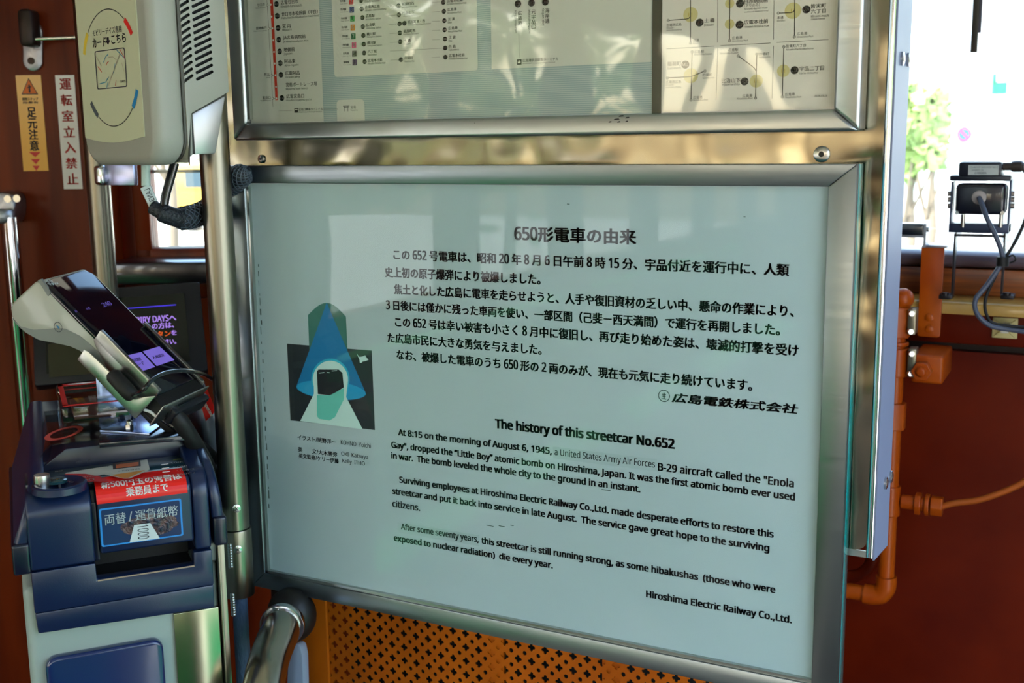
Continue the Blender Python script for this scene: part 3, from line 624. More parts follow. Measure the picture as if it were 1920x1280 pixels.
for bd, bt, jp, a, b, en, d_ in [((143, 20), 'U07', '広電本社前', (175, 8), (310, 0), 'Hiroden-honsha-mae', (343, 22)), ((148, 98), 'U18', '広島港', (180, 83), (258, 78), 'Hiroshima-Port', (300, 105)), ((152, 177), 'E06', '江 波', (184, 164), (243, 160), 'Eba', (214, 190)),
        ((154, 256), 'U18', '広島港', (187, 242), (266, 238), 'Hiroshima-Port', (307, 265)), ((158, 334), 'E06', '江 波', (190, 321), (249, 317), 'Eba', (218, 350)), ((159, 411), 'W04', '白 島', (191, 401), (250, 397), 'Hakushima', (277, 423)), ((161, 490), 'U07', '広電本社前', (192, 476), (325, 470), 'Hiroden-honsha-mae', (353, 497))]:
    badge(zB(*bd), bt, 4.4); mtext(jp, zB(*a), zB(*b), 6); mtext(en, zB(a[0]-1, a[1]+27), zB(*d_), 3.8, bold=.004)
badge(zB(783, 33), 'U18', 6.6); badge(zB(899, 25), 'U17', 6.6); badge(zB(1018, 17), 'U16', 6.6)
vtext('広島港', zB(800, 0)[0], 90/4.571, 220/4.571, 7); vtext('Hiroshima-Port', zB(764, 0)[0], 90/4.571, 286/4.571, 4.4, rot=1)
vtext('元宇品口', zB(917, 0)[0], 80/4.571, 252/4.571, 7); vtext('Motoujina-guchi', zB(880, 0)[0], 84/4.571, 286/4.571, 4.4, rot=1)
vtext('海岸通', zB(1034, 0)[0], 68/4.571, 202/4.571, 7); vtext('Kaigan-dori', zB(998, 0)[0], 70/4.571, 220/4.571, 4.4, rot=1)
for k in range(20): seg(zB(790+k*.3, 292+k*10.5), zB(790+k*.3, 298+k*10.5), .7)
mquad('badge', [zB(773, 509), zB(813, 507), zB(813, 554), zB(773, 556)], 1); mquad('white', [zB(779, 530), zB(807, 529), zB(802, 541), zB(784, 542)], 2); mquad('white', [zB(789, 519), zB(800, 519), zB(800, 528), zB(789, 529)], 2)
mtext('広島港宇品旅客ターミナル', zB(823, 518), zB(1130, 503), 6); mtext('Hiroshima Port Ujina Passenger Terminal', zB(823, 547), zB(1102, 533), 3.2, bold=.004)
# right panel: stop diagrams
for a, b in [((560, -40), (558, 305)), ((560, 352), (547, 720)), ((965, -40), (962, 285)), ((962, 330), (950, 710)), ((193, 352), (537, 332)), ((580, 328), (940, 310)), ((983, 305), (1357, 285))]: seg(zC(*a), zC(*b), .8, 'rule')
for c_, r_ in [((364, 105), 52), ((646, 25), 33), ((645, 173), 34), ((1101, 77), 57), ((366, 545), 52), ((837, 583), 46), ((1032, 510), 44)]:
    disc(zC(*c_), r_/3.84, 'yel', 1, 36)
    for s_ in (-12, 10): seg(zC(c_[0]+s_, c_[1]-12), zC(c_[0]+s_, c_[1]+14), 1, 'yel2', 2)
for path in [[(364, -40), (364, 310)], [(204, 147), (330, 138), (352, 132), (364, 118)], [(648, -40), (645, 293)], [(1115, -40), (1112, 265)], [(997, 95), (1085, 92), (1105, 84), (1115, 70)], [(376, 373), (368, 720)],
             [(199, 561), (340, 553), (372, 550), (468, 511)], [(842, 390), (832, 705)], [(708, 403), (800, 470), (825, 492), (838, 515)], [(1036, 337), (1025, 697)]]:
    for a, b in zip(path, path[1:]): seg(zC(*a), zC(*b), 1.5, 'rule', 3)
for x, y in [(204, 147), (364, 310), (645, 293), (997, 95), (1112, 265), (376, 373), (368, 720), (199, 561), (468, 511), (842, 390), (832, 705), (708, 403), (1036, 337), (1025, 697)]:
    disc(zC(x, y), 2.7, 'rule', 4, 14); disc(zC(x, y), 1.9, 'paper2', 5, 14); disc(zC(x, y), .9, 'rule', 6, 10)
for c_, s_ in [((430, 163), 'M12'), ((720, 25), 'U06'), ((717, 178), 'U07'), ((1198, 68), 'U09'), ((327, 465), 'M02'), ((753, 586), 'H02'), ((1113, 505), 'U12')]: badge(zC(*c_), s_, 7.3)
for s_, a, b, h_ in [('土 橋', (465, 150), (537, 143), 8), ('日赤病院前', (752, 12), (922, -1), 8), ('（下りのみ）', (752, 42), (862, 32), 6.5), ('広電本社前', (750, 161), (922, 151), 8), ('皆実町', (1232, 45), (1340, 38), 8), ('六丁目', (1232, 84), (1338, 77), 8),
        ('稲荷町', (198, 461), (297, 456), 8), ('比治山下', (588, 582), (722, 576), 8.6), ('宇品二丁目', (1150, 496), (1325, 488), 8.6), ('広電西広島', (192, 182), (300, 175), 5.6), ('江波', (382, 291), (427, 288), 5.6), ('広島港', (664, 274), (737, 270), 5.8),
        ('本通', (988, 129), (1033, 125), 5.8), ('広島港', (1130, 244), (1205, 239), 5.8), ('広島駅', (391, 374), (461, 370), 5.8), ('広電西広島', (188, 592), (297, 586), 5.6), ('的場町', (452, 541), (521, 536), 5.8), ('広島港', (383, 703), (450, 699), 5.8),
        ('広島駅', (637, 360), (708, 357), 5.8), ('的場町', (858, 390), (930, 387), 5.8), ('広島港', (738, 691), (810, 686), 5.8), ('皆実町六丁目', (1053, 332), (1195, 326), 5.8), ('広島港', (1045, 680), (1115, 675), 5.8)]:
    mtext(s_, zC(*a), zC(*b), h_, bold=.01 if h_ > 7 else .004)
for s_, a, b, h_ in [('Dobashi', (462, 181), (530, 177), 4.6), ('Nisseki-byoin-mae', (752, 66), (918, 58), 4.4), ('(outbound streetcars only)', (752, 88), (925, 78), 3.2), ('Hiroden-honsha-mae', (750, 193), (930, 185), 4.4), ('Minami-machi', (1232, 117), (1362, 111), 4.6), ('rokuchome', (1232, 137), (1332, 132), 4.2),
        ('Inari-machi', (198, 491), (296, 488), 4.6), ('Hijiyama-shita', (592, 611), (718, 607), 5), ('Ujina nichome', (1148, 530), (1280, 523), 4.8), ('Hiroden-', (192, 202), (248, 199), 3.2), ('nishi-hiroshima', (192, 218), (300, 213), 3.2), ('Eba', (382, 313), (406, 311), 3.4),
        ('Hiroshima-Port', (664, 295), (778, 290), 3.6), ('Hondori', (988, 151), (1045, 147), 3.4), ('Hiroshima-Port', (1130, 266), (1248, 260), 3.8), ('Hiroshima Station', (391, 393), (519, 388), 3.6), ('Hiroden-', (188, 612), (248, 609), 3.2), ('nishi-hiroshima', (188, 629), (296, 624), 3.2),
        ('Matoba-cho', (452, 562), (534, 558), 3.4), ('Hiroshima-Port', (383, 721), (490, 717), 3.6), ('Hiroshima Station', (577, 385), (708, 379), 3.6), ('Matoba-cho', (858, 412), (938, 409), 3.4), ('Hiroshima-Port', (698, 711), (812, 706), 3.8), ('Minami-machi rokuchome', (1053, 356), (1250, 349), 3.6),
        ('Hiroshima-Port', (1045, 700), (1162, 695), 3.8), ('2026.03.28', (1257, 691), (1348, 687), 3.8)]:
    mtext(s_, zC(*a), zC(*b), h_, bold=.003)
mc = {'paper': (204, 207, 204), 'paper2': (218, 214, 212), 'bar': (72, 74, 64), 'text': (44, 46, 46), 'white': (215, 215, 210), 'red': (205, 52, 32), 'rule': (52, 52, 52), 'badge': (40, 42, 42), 'yel': (200, 190, 140), 'yel2': (176, 150, 50),
      'r_red': (200, 40, 40), 'r_navy': (30, 60, 130), 'r_green': (40, 150, 70), 'r_orange': (215, 140, 40), 'r_dgreen': (20, 110, 70), 'r_pink': (220, 90, 140), 'r_grey': (84, 84, 84), 'r_purple': (90, 60, 110)}
nmz = {'paper': 'pale_map_field', 'paper2': 'white_diagram_field', 'bar': 'dark_divider', 'text': 'lettering', 'white': 'white_lettering', 'red': 'red_line', 'rule': 'rule_lines', 'badge': 'station_badges', 'yel': 'yellow_stop_circles', 'yel2': 'platform_marks'}
for k, b in MB.items(): part(nmz.get(k, 'route_number_square'), b, mcol(k, mc[k]), up, smooth=False)
bm = B()   # chipped spots on the lower frame bar
for px, py, w_ in [(1150, 225, 14), (1160, 219, 12), (1172, 222, 10), (1157, 230, 8), (1172, 229, 7), (1141, 230, 7), (905, 226, 1.5), (889, 232, 1)]:
    A = onY(px, py, 1.0907); bm.faces.new([bm.verts.new(v) for v in (A, A+Vector((w_*.0005, 0, .0004)), A+Vector((w_*.0004, 0, .0016)), A+Vector((w_*.0001, 0, .0012)))])
part('chipped_spots', bm, mat('chip', (40, 36, 40), .6), up, smooth=False)


# ================================================================== POLES AND RAILS (left)
def vpole(px, py, d):
    p = dep(px, py, d); return p.x, p.y
mx_, my_ = vpole(422, 640, 1.385)
pr = .0176
t = thing('grab_pole', 'thick brushed steel pole between the fare machine and the sign boards', 'pole', (mx_, my_, 0))
zsl = dep(452, 1012, 1.38).z; zbt = dep(455, 1150, 1.38).z
bm = B(); add_tube(bm, [(mx_, my_, zsl+.001), (mx_, my_, 2.6)], pr, 40); part('tube', bm, tubem, t)
bm = B(); add_tube(bm, [(mx_, my_, zbt), (mx_, my_, zsl)], pr+.0016, 40); part('sleeve', bm, tubem, t, bev=.0008)
bm = B(); add_tube(bm, [(mx_, my_, 0), (mx_, my_, zbt)], pr*.55, 20); o = part('braided_cord', bm, mat('blue_grey_braid', (52, 72, 96), .7, bump=1.0, scale=260, stretch=(1, 1, .4)), t)
vw = (CP-Vector((mx_, my_, CAMZ))); vw.z = 0; vw.normalize()
side = Vector((-vw.y, vw.x, 0))
for px, py in [(453, 973), (453, 1057)]:
    c = dep(px, py, 1.362); off = (c-Vector((mx_, my_, c.z))); off.z = 0; nrm = off.normalized(); c0 = Vector((mx_, my_, c.z))+nrm*(pr+.0008)
    b = B(); add_disc(b, c0, nrm, .0052, .0026, 20, .003); o = part('screw', b, screwm, t)
    b = B(); e1 = Vector((0, 0, 1)); e2 = nrm.cross(e1)
    for a_ in (0.7, 2.27):
        dd = e1*math.cos(a_)+e2*math.sin(a_); ee = nrm.cross(dd); cc = c0+nrm*.0027
        b.faces.new([b.verts.new(v) for v in (cc-dd*.0026-ee*.0005, cc+dd*.0026-ee*.0005, cc+dd*.0026+ee*.0005, cc-dd*.0026+ee*.0005)])
    subpart('cross_slot', b, blackp, o, smooth=False)
# second pole further back with clamp bar
qx, qy = vpole(190, 420, 1.80)
t2 = thing('rear_pole', 'thinner pale steel pole behind the card reader', 'pole', (qx, qy, 0))
bm = B(); add_tube(bm, [(qx, qy, 0), (qx, qy, 2.6)], .0178, 32); part('tube', bm, tubem, t2)
t3 = thing('clamp_bar', 'polished clamp and flat bar joining the rear pole below the card reader', 'bracket', (qx+.05, qy, dep(220, 328, 1.78).z))
A = dep(188, 328, 1.765); Bq = dep(520, 328, 1.66); zt_ = dep(220, 309, 1.76).z; zb_ = dep(220, 347, 1.76).z
dx = (Bq-A); dx.z = 0; L = dx.length; dx.normalize(); Mc = frame(Vector((A.x, A.y, 0)), dx, Vector((-dx.y, dx.x, 0)), (0, 0, 1))
bm = B(); add_box(bm, (0, -.004, zb_), (.065, .006, zt_)); part('flat_bar', bm, mat('lavender_steel', (176, 180, 214), .3, 1), t3, M=Mc, bev=.001)
bm = B(); add_box(bm, (-.003, -.014, zb_), (.016, .03, zt_)); part('clamp_block', bm, polish, t3, M=Mc, bev=.006, seg=4)
# handrail at the far left on the wooden wall
hq = fp(22, 640, -.075)
hM = FAC
t = thing('wall_handrail', 'upright chrome handrail with cast bracket at the left edge of the wooden wall', 'handrail', tuple(FAC @ Vector((hq.x, -.075, .3))))
zhr = fp(20, 418, -.075).z
bm = B(); x0 = fp(18, 420, -.075).x
add_tube(bm, [(x0, -.075, .35), (x0, -.075, zhr+.01)], .0145, 28); part('tube', bm, chrome, t, M=FAC)
bm = B(); add_tube(bm, [(x0-.012, -.075, zhr), (x0-.012, -.075, fp(20, 392, -.075).z)], .021, 28); c_ = [fp(px, py, -.02) for px, py in ((3, 372), (8, 361), (18, 358), (32, 360), (41, 368), (43, 388), (41, 405), (36, 417), (3, 414))]
add_prism(bm, [(p.x, p.z) for p in c_], XZ, -.055, -.0); part('cast_bracket', bm, mat('cast_alloy', (165, 168, 178), .35, 1, bump=.6, scale=60), t, M=FAC, bev=.006)
for px, py in [(15, 373), (32, 372)]:
    p = fp(px, py, -.056); b = B(); add_disc(b, (p.x, -.055, p.z), (0, -1, 0), .0065, .003, 16); part('screw', b, screwm, t, M=FAC)
# upper bracket with horizontal rod
t = thing('rod_bracket', 'oval chrome wall bracket holding a thin horizontal rod above the yellow sticker', 'bracket', tuple(FAC @ Vector((fp(58, 90).x, 0, fp(58, 90).z))))
a_ = fp(58, 58, -.012); b_ = fp(58, 114, -.012); r0 = .017
pts = [(a_.x+r0*math.cos(k*math.pi/10), a_.z+r0*math.sin(k*math.pi/10)) for k in range(11)]+[(b_.x-r0*math.cos(k*math.pi/10), b_.z-r0*math.sin(k*math.pi/10)) for k in range(11)]
bm = B(); add_prism(bm, pts, XZ, -.006, 0); part('oval_plate', bm, mat('cast_alloy', (165, 168, 178), .35, 1), t, M=FAC, bev=.002)
m_ = fp(52, 74, -.03); e_ = fp(150, 70, -.03)
bm = B(); add_tube(bm, [(m_.x, -.03, m_.z), (e_.x+.3, -.03, m_.z+.01)], .0035, 12); part('rod', bm, chrome, t, M=FAC)
bm = B(); add_box(bm, (m_.x-.012, -.042, m_.z-.012), (m_.x+.014, 0, m_.z+.05)); part('socket', bm, mat('dark_iron', (60, 52, 50), .4, .8), t, M=FAC, bev=.008)
for py in (112,):
    p = fp(58, py+2, -.007); b = B(); add_disc(b, (p.x, -.006, p.z), (0, -1, 0), .006, .002, 14); part('screw', b, mat('dark_iron', (60, 52, 50), .4, .8), t, M=FAC)
# stickers
def sticker(name, label, c0, c1, m):
    a = fp(*c0, -.001); b = fp(*c1, -.001)
    o = part(name, (lambda bm: (add_box(bm, (a.x, -.0012, b.z), (b.x, -.0001, a.z)), bm)[1])(B()), m, None, M=FAC, smooth=False); tag(o, label, 'sticker'); return o, a, b
def ftext(bm, s, x0, x1, z0, z1, lift=.0016, bold=.02, rot=0): add_text(bm, s, x0, x1, z0, z1, lambda x, z: tuple(FAC @ Vector((x, -lift, z))), bold, rot=rot)
o, a, b = sticker('warning_sticker', 'yellow step warning sticker with triangle and vertical black lettering', (29, 141), (91, 320), mat('sticker_yellow', (224, 160, 22), .4, coat=.3))
w_ = b.x-a.x; h_ = a.z-b.z; cx = (a.x+b.x)/2
bm = B()
for k, ch in enumerate('足元注意'): ftext(bm, ch, cx-.15*w_, cx+.19*w_, a.z-h_*(.44+k*.115), a.z-h_*(.335+k*.115), bold=.03)
ftext(bm, '開閉ステップ', cx-.3*w_, cx+.32*w_, a.z-h_*.262, a.z-h_*.232); ftext(bm, '段差有', cx-.3*w_, cx+.32*w_, a.z-h_*.295, a.z-h_*.27)
T_ = lambda pts, l: bm.faces.new([bm.verts.new(FAC @ Vector((x, -l, z))) for x, z in pts])
T_([(cx-.32*w_, a.z-.20*h_), (cx+.34*w_, a.z-.20*h_), (cx+.01*w_, a.z-.03*h_)], .0014)
subpart('lettering', bm, ink, o, smooth=False)
bm = B(); T_([(cx-.27*w_, a.z-.19*h_), (cx+.29*w_, a.z-.19*h_), (cx+.01*w_, a.z-.045*h_)], .0016); subpart('orange_triangle', bm, mat('sticker_orange', (226, 110, 30), .4), o, smooth=False)
bm = B(); T_([(cx-.02*w_, a.z-.18*h_), (cx+.05*w_, a.z-.18*h_), (cx+.05*w_, a.z-.10*h_), (cx-.02*w_, a.z-.10*h_)], .0018); T_([(cx-.07*w_, a.z-.125*h_), (cx+.10*w_, a.z-.115*h_), (cx+.10*w_, a.z-.125*h_), (cx-.07*w_, a.z-.135*h_)], .0018); subpart('figure_pictogram', bm, ink, o, smooth=False)
bm = B()
for zz, s_ in ((.80, .20), (.875, .15), (.945, .10)): T_([(cx-.02*w_-s_*w_, a.z-zz*h_), (cx+.02*w_, a.z-(zz+.055)*h_), (cx+.06*w_+s_*w_, a.z-zz*h_)], .0016)
subpart('red_arrow', bm, mat('sticker_red', (200, 40, 20), .4), o, smooth=False)
o, a, b = sticker('no_entry_sticker', 'white sticker with vertical red lettering beside the yellow sticker', (103, 141), (155, 354), mat('sticker_white', (206, 205, 205), .4, coat=.3))
w_ = b.x-a.x; h_ = a.z-b.z; cx = (a.x+b.x)/2; bm = B()
for k, ch in enumerate('運転室立入禁止'): ftext(bm, ch, cx-.27*w_, cx+.30*w_, a.z-h_*(.125+k*.1385), a.z-h_*(.03+k*.1385), bold=.03)
subpart('lettering', bm, mat('sticker_red2', (190, 28, 30), .4), o, smooth=False)

# ================================================================== CARD READER
RO = dep(215, 130, 1.25); RD = frame(RO, (.956, -.2934, 0), (.2934, .956, 0), (0, 0, 1))
def rl(px, py, ax=1, v=0): return loc(px, py, RD, ax, v)
t = thing('card_reader', 'grey card reader box with pale touch face mounted on the thick pole', 'card reader', tuple(RD @ Vector((0, .05, -.11))))
xl = rl(147, 150).x; xr = .083; zb = rl(230, 310).z; ztp = .24
def rr_pts(x0, x1, z0, z1, rb, rt, n=6):
    o = []
    for cx, cz, a0, r in ((x1-rt, z1-rt, 0, rt), (x0+rt, z1-rt, 90, rt), (x0+rb, z0+rb, 180, rb), (x1-rb, z0+rb, 270, rb)):
        for k in range(n+1):
            a = math.radians(a0+k*90/n); o.append((cx+r*math.cos(a), cz+r*math.sin(a)))
    return o
bm = B(); add_prism(bm, rr_pts(xl, xr, zb, ztp, .03, .02), XZ, 0, .036); part('front_shell', bm, readerm, t, M=RD, bev=.011, seg=5)
bm = B(); add_prism(bm, rr_pts(xl+.002, xr-.002, zb+.002, ztp-.002, .03, .02), XZ, .034, .0378); part('seam', bm, mat('seam_dark', (84, 82, 76), .6), t, M=RD)
p1 = rl(362, 290, 0, xr); p2 = rl(360, 212, 0, xr); p3 = rl(430, 172, 0, xr)
bm = B(); add_prism(bm, [(.0366, zb+.002), (p1.y-.006, zb+.006), (p1.y, p1.z), (p2.y, p2.z), (p3.y, p3.z), (p3.y, ztp), (.0366, ztp)], YZ, xl+.003, xr-.0005)
shell = part('rear_shell', bm, readerm, t, M=RD, bev=.0035, seg=3)
# ventilation slots cut into the rear shell side
cb = B(); slots = []
for k in range(-3, 12): slots.append(((331+k*.72, 13+k*12.9+3), (352.5+k*.75, 2+k*12.7)))
for k in range(-3, 12): slots.append(((362+k*.75, 12+k*12.4), (390+k*.75, -1+k*12.3)))
for (ax_, ay_), (bx_, by_) in slots:
    P = rl(ax_, ay_, 0, xr); Q = rl(bx_, by_, 0, xr); dv = Vector((0, Q.y-P.y, Q.z-P.z)); ln = dv.length; dv.normalize(); nv = Vector((0, -dv.z, dv.y)); r_ = .0016
    o_ = []
    for cc, s0 in ((Q, 0), (P, math.pi)):
        for i in range(5):
            a = s0-math.pi/2+i*math.pi/4; v = cc+dv*(r_*math.cos(a))+nv*(r_*math.sin(a)); o_.append((v.y, v.z))
    add_prism(cb, o_, YZ, xr-.005, xr+.004)
bmesh.ops.recalc_face_normals(cb, faces=cb.faces); bmesh.ops.transform(cb, matrix=RD, verts=cb.verts)
cm = bpy.data.meshes.new('slot_cutter'); cb.to_mesh(cm); cb.free(); co = bpy.data.objects.new('slot_cutter', cm); COL.objects.link(co)
md = shell.modifiers.new('b', 'BOOLEAN'); md.operation = 'DIFFERENCE'; md.object = co; md.solver = 'EXACT'; cm.materials.append(mat('slot_shade', (14, 14, 14), .8))
bpy.context.view_layer.update(); me = bpy.data.meshes.new_from_object(shell.evaluated_get(bpy.context.evaluated_depsgraph_get())); shell.modifiers.clear(); shell.data = me
bpy.data.objects.remove(co)
if len(me.materials) < 2: me.materials.append(mat('slot_shade', (14, 14, 14), .8))
Rn = RD.to_3x3() @ Vector((1, 0, 0)); RDi = RD.inverted()
for f in me.polygons:
    c = RDi @ f.center
    if c.x < xr-.0011 and c.x > xr-.0062 and c.y < p3.y-.008 and c.y > .04 and c.z > p2.z: f.material_index = 1  # slot insides coloured dark, as shade of the hollow case
# face panel
fpz = rl(215, 264).z; fx0 = rl(150, 130).x+.003; fx1 = rl(264, 130).x
bm = B(); pts = [(fx0, ztp-.02), (fx0, fpz+.004)]+[(fx0+(fx1-fx0)*k/10, fpz+.004-.006*math.sin(math.pi*k/10)) for k in range(1, 10)]+[(fx1, fpz+.004), (fx1, ztp-.02)]
add_prism(bm, pts, XZ, -.0012, .001); part('face_panel', bm, mat('face_cream', (194, 198, 168), .3, coat=.5, crough=.06), t, M=RD, smooth=False)
fc = rl(209, 128); FR = (rl(209, 18).z-rl(209, 239).z)/2; FY = -.0015
def arc(bm, a0, a1, r0, r1, n=24):
    for k in range(n):
        a, b = math.radians(a0+(a1-a0)*k/n), math.radians(a0+(a1-a0)*(k+1)/n)
        bm.faces.new([bm.verts.new((fc.x+r*math.cos(q)*1.0, FY, fc.z+r*math.sin(q))) for r, q in ((r0, a), (r1, a), (r1, b), (r0, b))])
bm = B(); arc(bm, 52, 139, FR-.0006, FR+.0004); arc(bm, 235, 315, FR-.0006, FR+.0004); part('ring_line', bm, ink, t, M=RD, smooth=False)
for nm, a0, a1, c in (('yellow_mark', 140, 163, (214, 186, 60)), ('red_mark', 31, 51, (214, 30, 24)), ('grey_mark', 214, 234, (66, 76, 84)), ('blue_mark', 316, 336, (10, 120, 180))):
    bm = B(); arc(bm, a0, a1, FR-.003, FR+.003, 8); part(nm, bm, mat('face_'+nm, c, .4), t, M=RD, smooth=False)
RF = lambda x, z: (x, FY-.0002, z)
bm = B()
def rtext(s, a, b, hpx, bold=.01):
    A = rl(*a, 1, FY); C = rl(*b, 1, FY); h = hpx*1.27/FPX; z = (A.z+C.z)/2; add_text(bm, s, A.x, C.x, z-h/2, z+h/2, RF, bold)
rtext('モビリーデイズ専用', (174, 63), (228, 53), 12); rtext('カード', (174, 82), (199, 77), 17, .02); rtext('こちら', (209, 75), (236, 69), 16, .02)
A = rl(204.5, 70); C = rl(204.5, 83); w_ = .0042
bm.faces.new([bm.verts.new((x, FY-.0002, z)) for x, z in ((A.x-w_*.6, A.z), (A.x+w_*.6, A.z), (A.x+w_*.6, C.z+.004), (A.x+w_*1.4, C.z+.004), (A.x, C.z-.001), (A.x-w_*1.4, C.z+.004), (A.x-w_*.6, C.z+.004))])
part('lettering', bm, ink, t, M=RD, smooth=False)
K = [rl(*p, 1, FY) for p in ((177.5, 97), (234, 88), (238.5, 161), (182.5, 169.5))]; kx0 = (K[0].x+K[3].x)/2; kx1 = (K[1].x+K[2].x)/2; kz1 = (K[0].z+K[1].z)/2; kz0 = (K[2].z+K[3].z)/2
bm = B(); o1 = rr_pts(kx0, kx1, kz0, kz1, .003, .003, 4); o2 = rr_pts(kx0+.0016, kx1-.0016, kz0+.001, kz1-.001, .0025, .0025, 4)
a = [bm.verts.new((x, FY-.0002, z)) for x, z in o1]; b = [bm.verts.new((x, FY-.0002, z)) for x, z in o2]
for k in range(len(a)): bm.faces.new((a[k], a[(k+1) % len(a)], b[(k+1) % len(a)], b[k]))
part('card_outline', bm, mat('card_line', (26, 26, 56), .4), t, M=RD, smooth=False)
def cl(fr_): return (kx0+(kx1-kx0)*fr_[0], kz0+(kz1-kz0)*fr_[1])
for nm, c, paths in (('card_line_red', (196, 60, 50), [[(.36, .60), (.40, .66), (.46, .70)], [(.08, .60), (.20, .44)], [(.62, .05), (.66, .20)], [(.84, .97), (1, .70)]]), ('card_line_blue', (60, 140, 170), [[(.28, .68), (.36, .82), (.46, .88)], [(.72, .98), (.98, .72)], [(.58, .38), (.66, .62)], [(.10, .14), (.30, .17), (.42, .30)], [(.32, 0), (.38, .16)]]),
        ('card_line_tan', (170, 160, 140), [[(.46, .80), (.60, .80), (.72, .70)], [(.36, .04), (.60, .45), (.84, .86)], [(.05, .86), (.2, .6)], [(.88, .62), (.93, .4)]])):
    for pth in paths:
        bm = B(); P = [Vector((cl(q)[0], FY-.0003, cl(q)[1])) for q in pth]
        for p, q in zip(P, P[1:]):
            d_ = (q-p).normalized(); n_ = Vector((-d_.z, 0, d_.x))*.0005; bm.faces.new([bm.verts.new(v) for v in (p-n_, q-n_, q+n_, p+n_)])
        part(nm, bm, mat(nm, c, .4), t, M=RD, smooth=False)
bm = B(); add_text(bm, 'DAYS', kx0+(kx1-kx0)*.80, kx0+(kx1-kx0)*.95, kz0+(kz1-kz0)*.12, kz0+(kz1-kz0)*.18, RF, .02); part('card_lettering', bm, ink, t, M=RD, smooth=False)
# mounting bracket from reader to pole
bm = B(); bp = [rl(*p, 0, xr-.012) for p in ((360, 213), (424, 178), (405, 288), (366, 290))]
add_prism(bm, [(p.y, p.z) for p in bp], YZ, xr-.05, xr-.012); part('mounting_bracket', bm, mat('bracket_grey', (170, 166, 166), .35, .7), t, M=RD, bev=.002)

# cables under the reader
t = thing('reader_cable', 'white labelled cable and black cable in a braided sleeve below the card reader', 'cable', tuple(dep(280, 340, 1.33)))
D_ = 1.33
bm = B(); add_tube(bm, [dep(273, 300, D_), dep(273.5, 349, D_)], .0052, 20); part('white_conduit', bm, mat('conduit_pale', (176, 196, 190), .4), t)
bm = B(); A = dep(272, 349, D_); C = dep(289, 385, D_); ax = (C-A).normalized(); nb = (CP-A).normalized(); sd = ax.cross(nb).normalized(); nb = sd.cross(ax)
LM = frame(A, sd, -nb, -ax)
add_box(bm, (-.0062, -.0022, -(C-A).length), (.0062, .0022, 0)); part('cable_label', bm, mat('label_pale', (190, 202, 202), .4), t, M=LM, bev=.0018)
bm = B(); L_ = (C-A).length; add_text(bm, 'LAN3', -.0035, .0028, -L_*.80, -L_*.18, lambda x, z: tuple(LM @ Vector((x, -.0026, z))), .01, rot=1); part('label_lettering', bm, ink, t, smooth=False)
bm = B(); add_tube(bm, smooth_path([dep(328, 305, D_), dep(318, 340, D_), dep(309, 375, D_), dep(308, 408, D_)], 6), .0052, 16); part('black_cable', bm, mat('shiny_black', (10, 10, 16), .2, coat=.6), t)
braid = mat('braided_sleeve', (22, 28, 36), .5, bump=1.5, scale=240, stretch=(1, 1, 1), spec=.6)
bm = B(); P = smooth_path([dep(286, 388, D_), dep(312, 402, D_), dep(345, 409, D_+.02), dep(385, 396, D_+.06), dep(407, 374, 1.425), dep(433, 348, 1.402), dep(452, 329, 1.374), dep(466, 317, 1.366)], 8)
NP = len(P); RS = [(.0085 if i < 6 else .0135 if i > 14 else .011)*min(1, (NP-i)/9+.12) for i in range(NP)]; add_tube(bm, P, RS, 24); part('braided_sleeve', bm, braid, t)
bm = B()   # woven criss-cross strands of the sleeve
for hnd in (1, -1):
    for s0 in range(10):
        Q = []; prev = None
        for i in range(14, len(P)):
            tt = (P[min(i+1, len(P)-1)]-P[i-1]).normalized(); a = Vector((0, 0, 1)); nrm = tt.cross(a).normalized(); bi = tt.cross(nrm)
            ph = hnd*(i-14)*.36+s0*math.pi/5; Q.append(P[i]+(nrm*math.cos(ph)+bi*math.sin(ph))*(RS[i]+.0003))
        add_tube(bm, Q, .0007, 5, False)
part('woven_strands', bm, mat('strand_grey', (66, 76, 88), .4), t)

# ================================================================== FARE MACHINE
FO = dep(400, 1025, 1.30); FB = frame(FO, (.62462, .78094, 0), (-.78094, .62462, 0), (0, 0, 1))
def fl(px, py, v=0, ax=1): return loc(px, py, FB, ax, v)
fm = thing('fare_machine', 'blue and grey fare collection and money changing machine on the left', 'fare machine', tuple(FB @ Vector((-.1, .15, -FO.z))))
GZ = -FO.z
bm = B(); add_box(bm, (-.202, .008, GZ), (.004, .33, -.0185)); part('cabinet', bm, beige, fm, M=FB, bev=.010, seg=4)
bm = B(); add_prism(bm, [(-.192, .0035), (-.127, .0035), (-.1265, -.0155), (-.023, -.0165), (-.023, -.001), (-.0025, -.001), (-.0025, -.043), (-.192, -.043)], XZ, -.006, .012); part('front_apron', bm, navy, fm, M=FB, bev=.002)
bm = B(); add_prism(bm, [(-.1915, -.044), (-.0025, -.044), (-.003, -.0715), (-.19, -.0675)], XZ, -.003, .012); part('lower_apron', bm, navy, fm, M=FB, bev=.002)
bm = B(); add_box(bm, (-.0024, .008, -.019), (.004, .33, .002)); part('side_strip', bm, beige, fm, M=FB, bev=.001)
def leaned(bm, kl=.35, kr=.10, z0=.034):
    for v in bm.verts:
        if v.co.z > z0: v.co.x += (v.co.z-z0)*(kl if v.co.x < -.1 else -kr)
bm = B(); add_prism(bm, [(.05, -.018), (.05, .016), (.02, .016), (.02, .076), (.04, .084), (.086, .086), (.086, .10), (.33, .12), (.33, -.018)], YZ, -.195, .004); leaned(bm, .35); part('head_body', bm, navy_d, fm, M=FB, bev=.004)
def prof(a0, a1, pts, nm, m, bev_=.003, label=None):
    b = B(); add_prism(b, pts, YZ, a0, a1)
    if nm == 'side_rail': leaned(b)
    return part(nm, b, m, fm, M=FB, bev=bev_, seg=3, label=label)
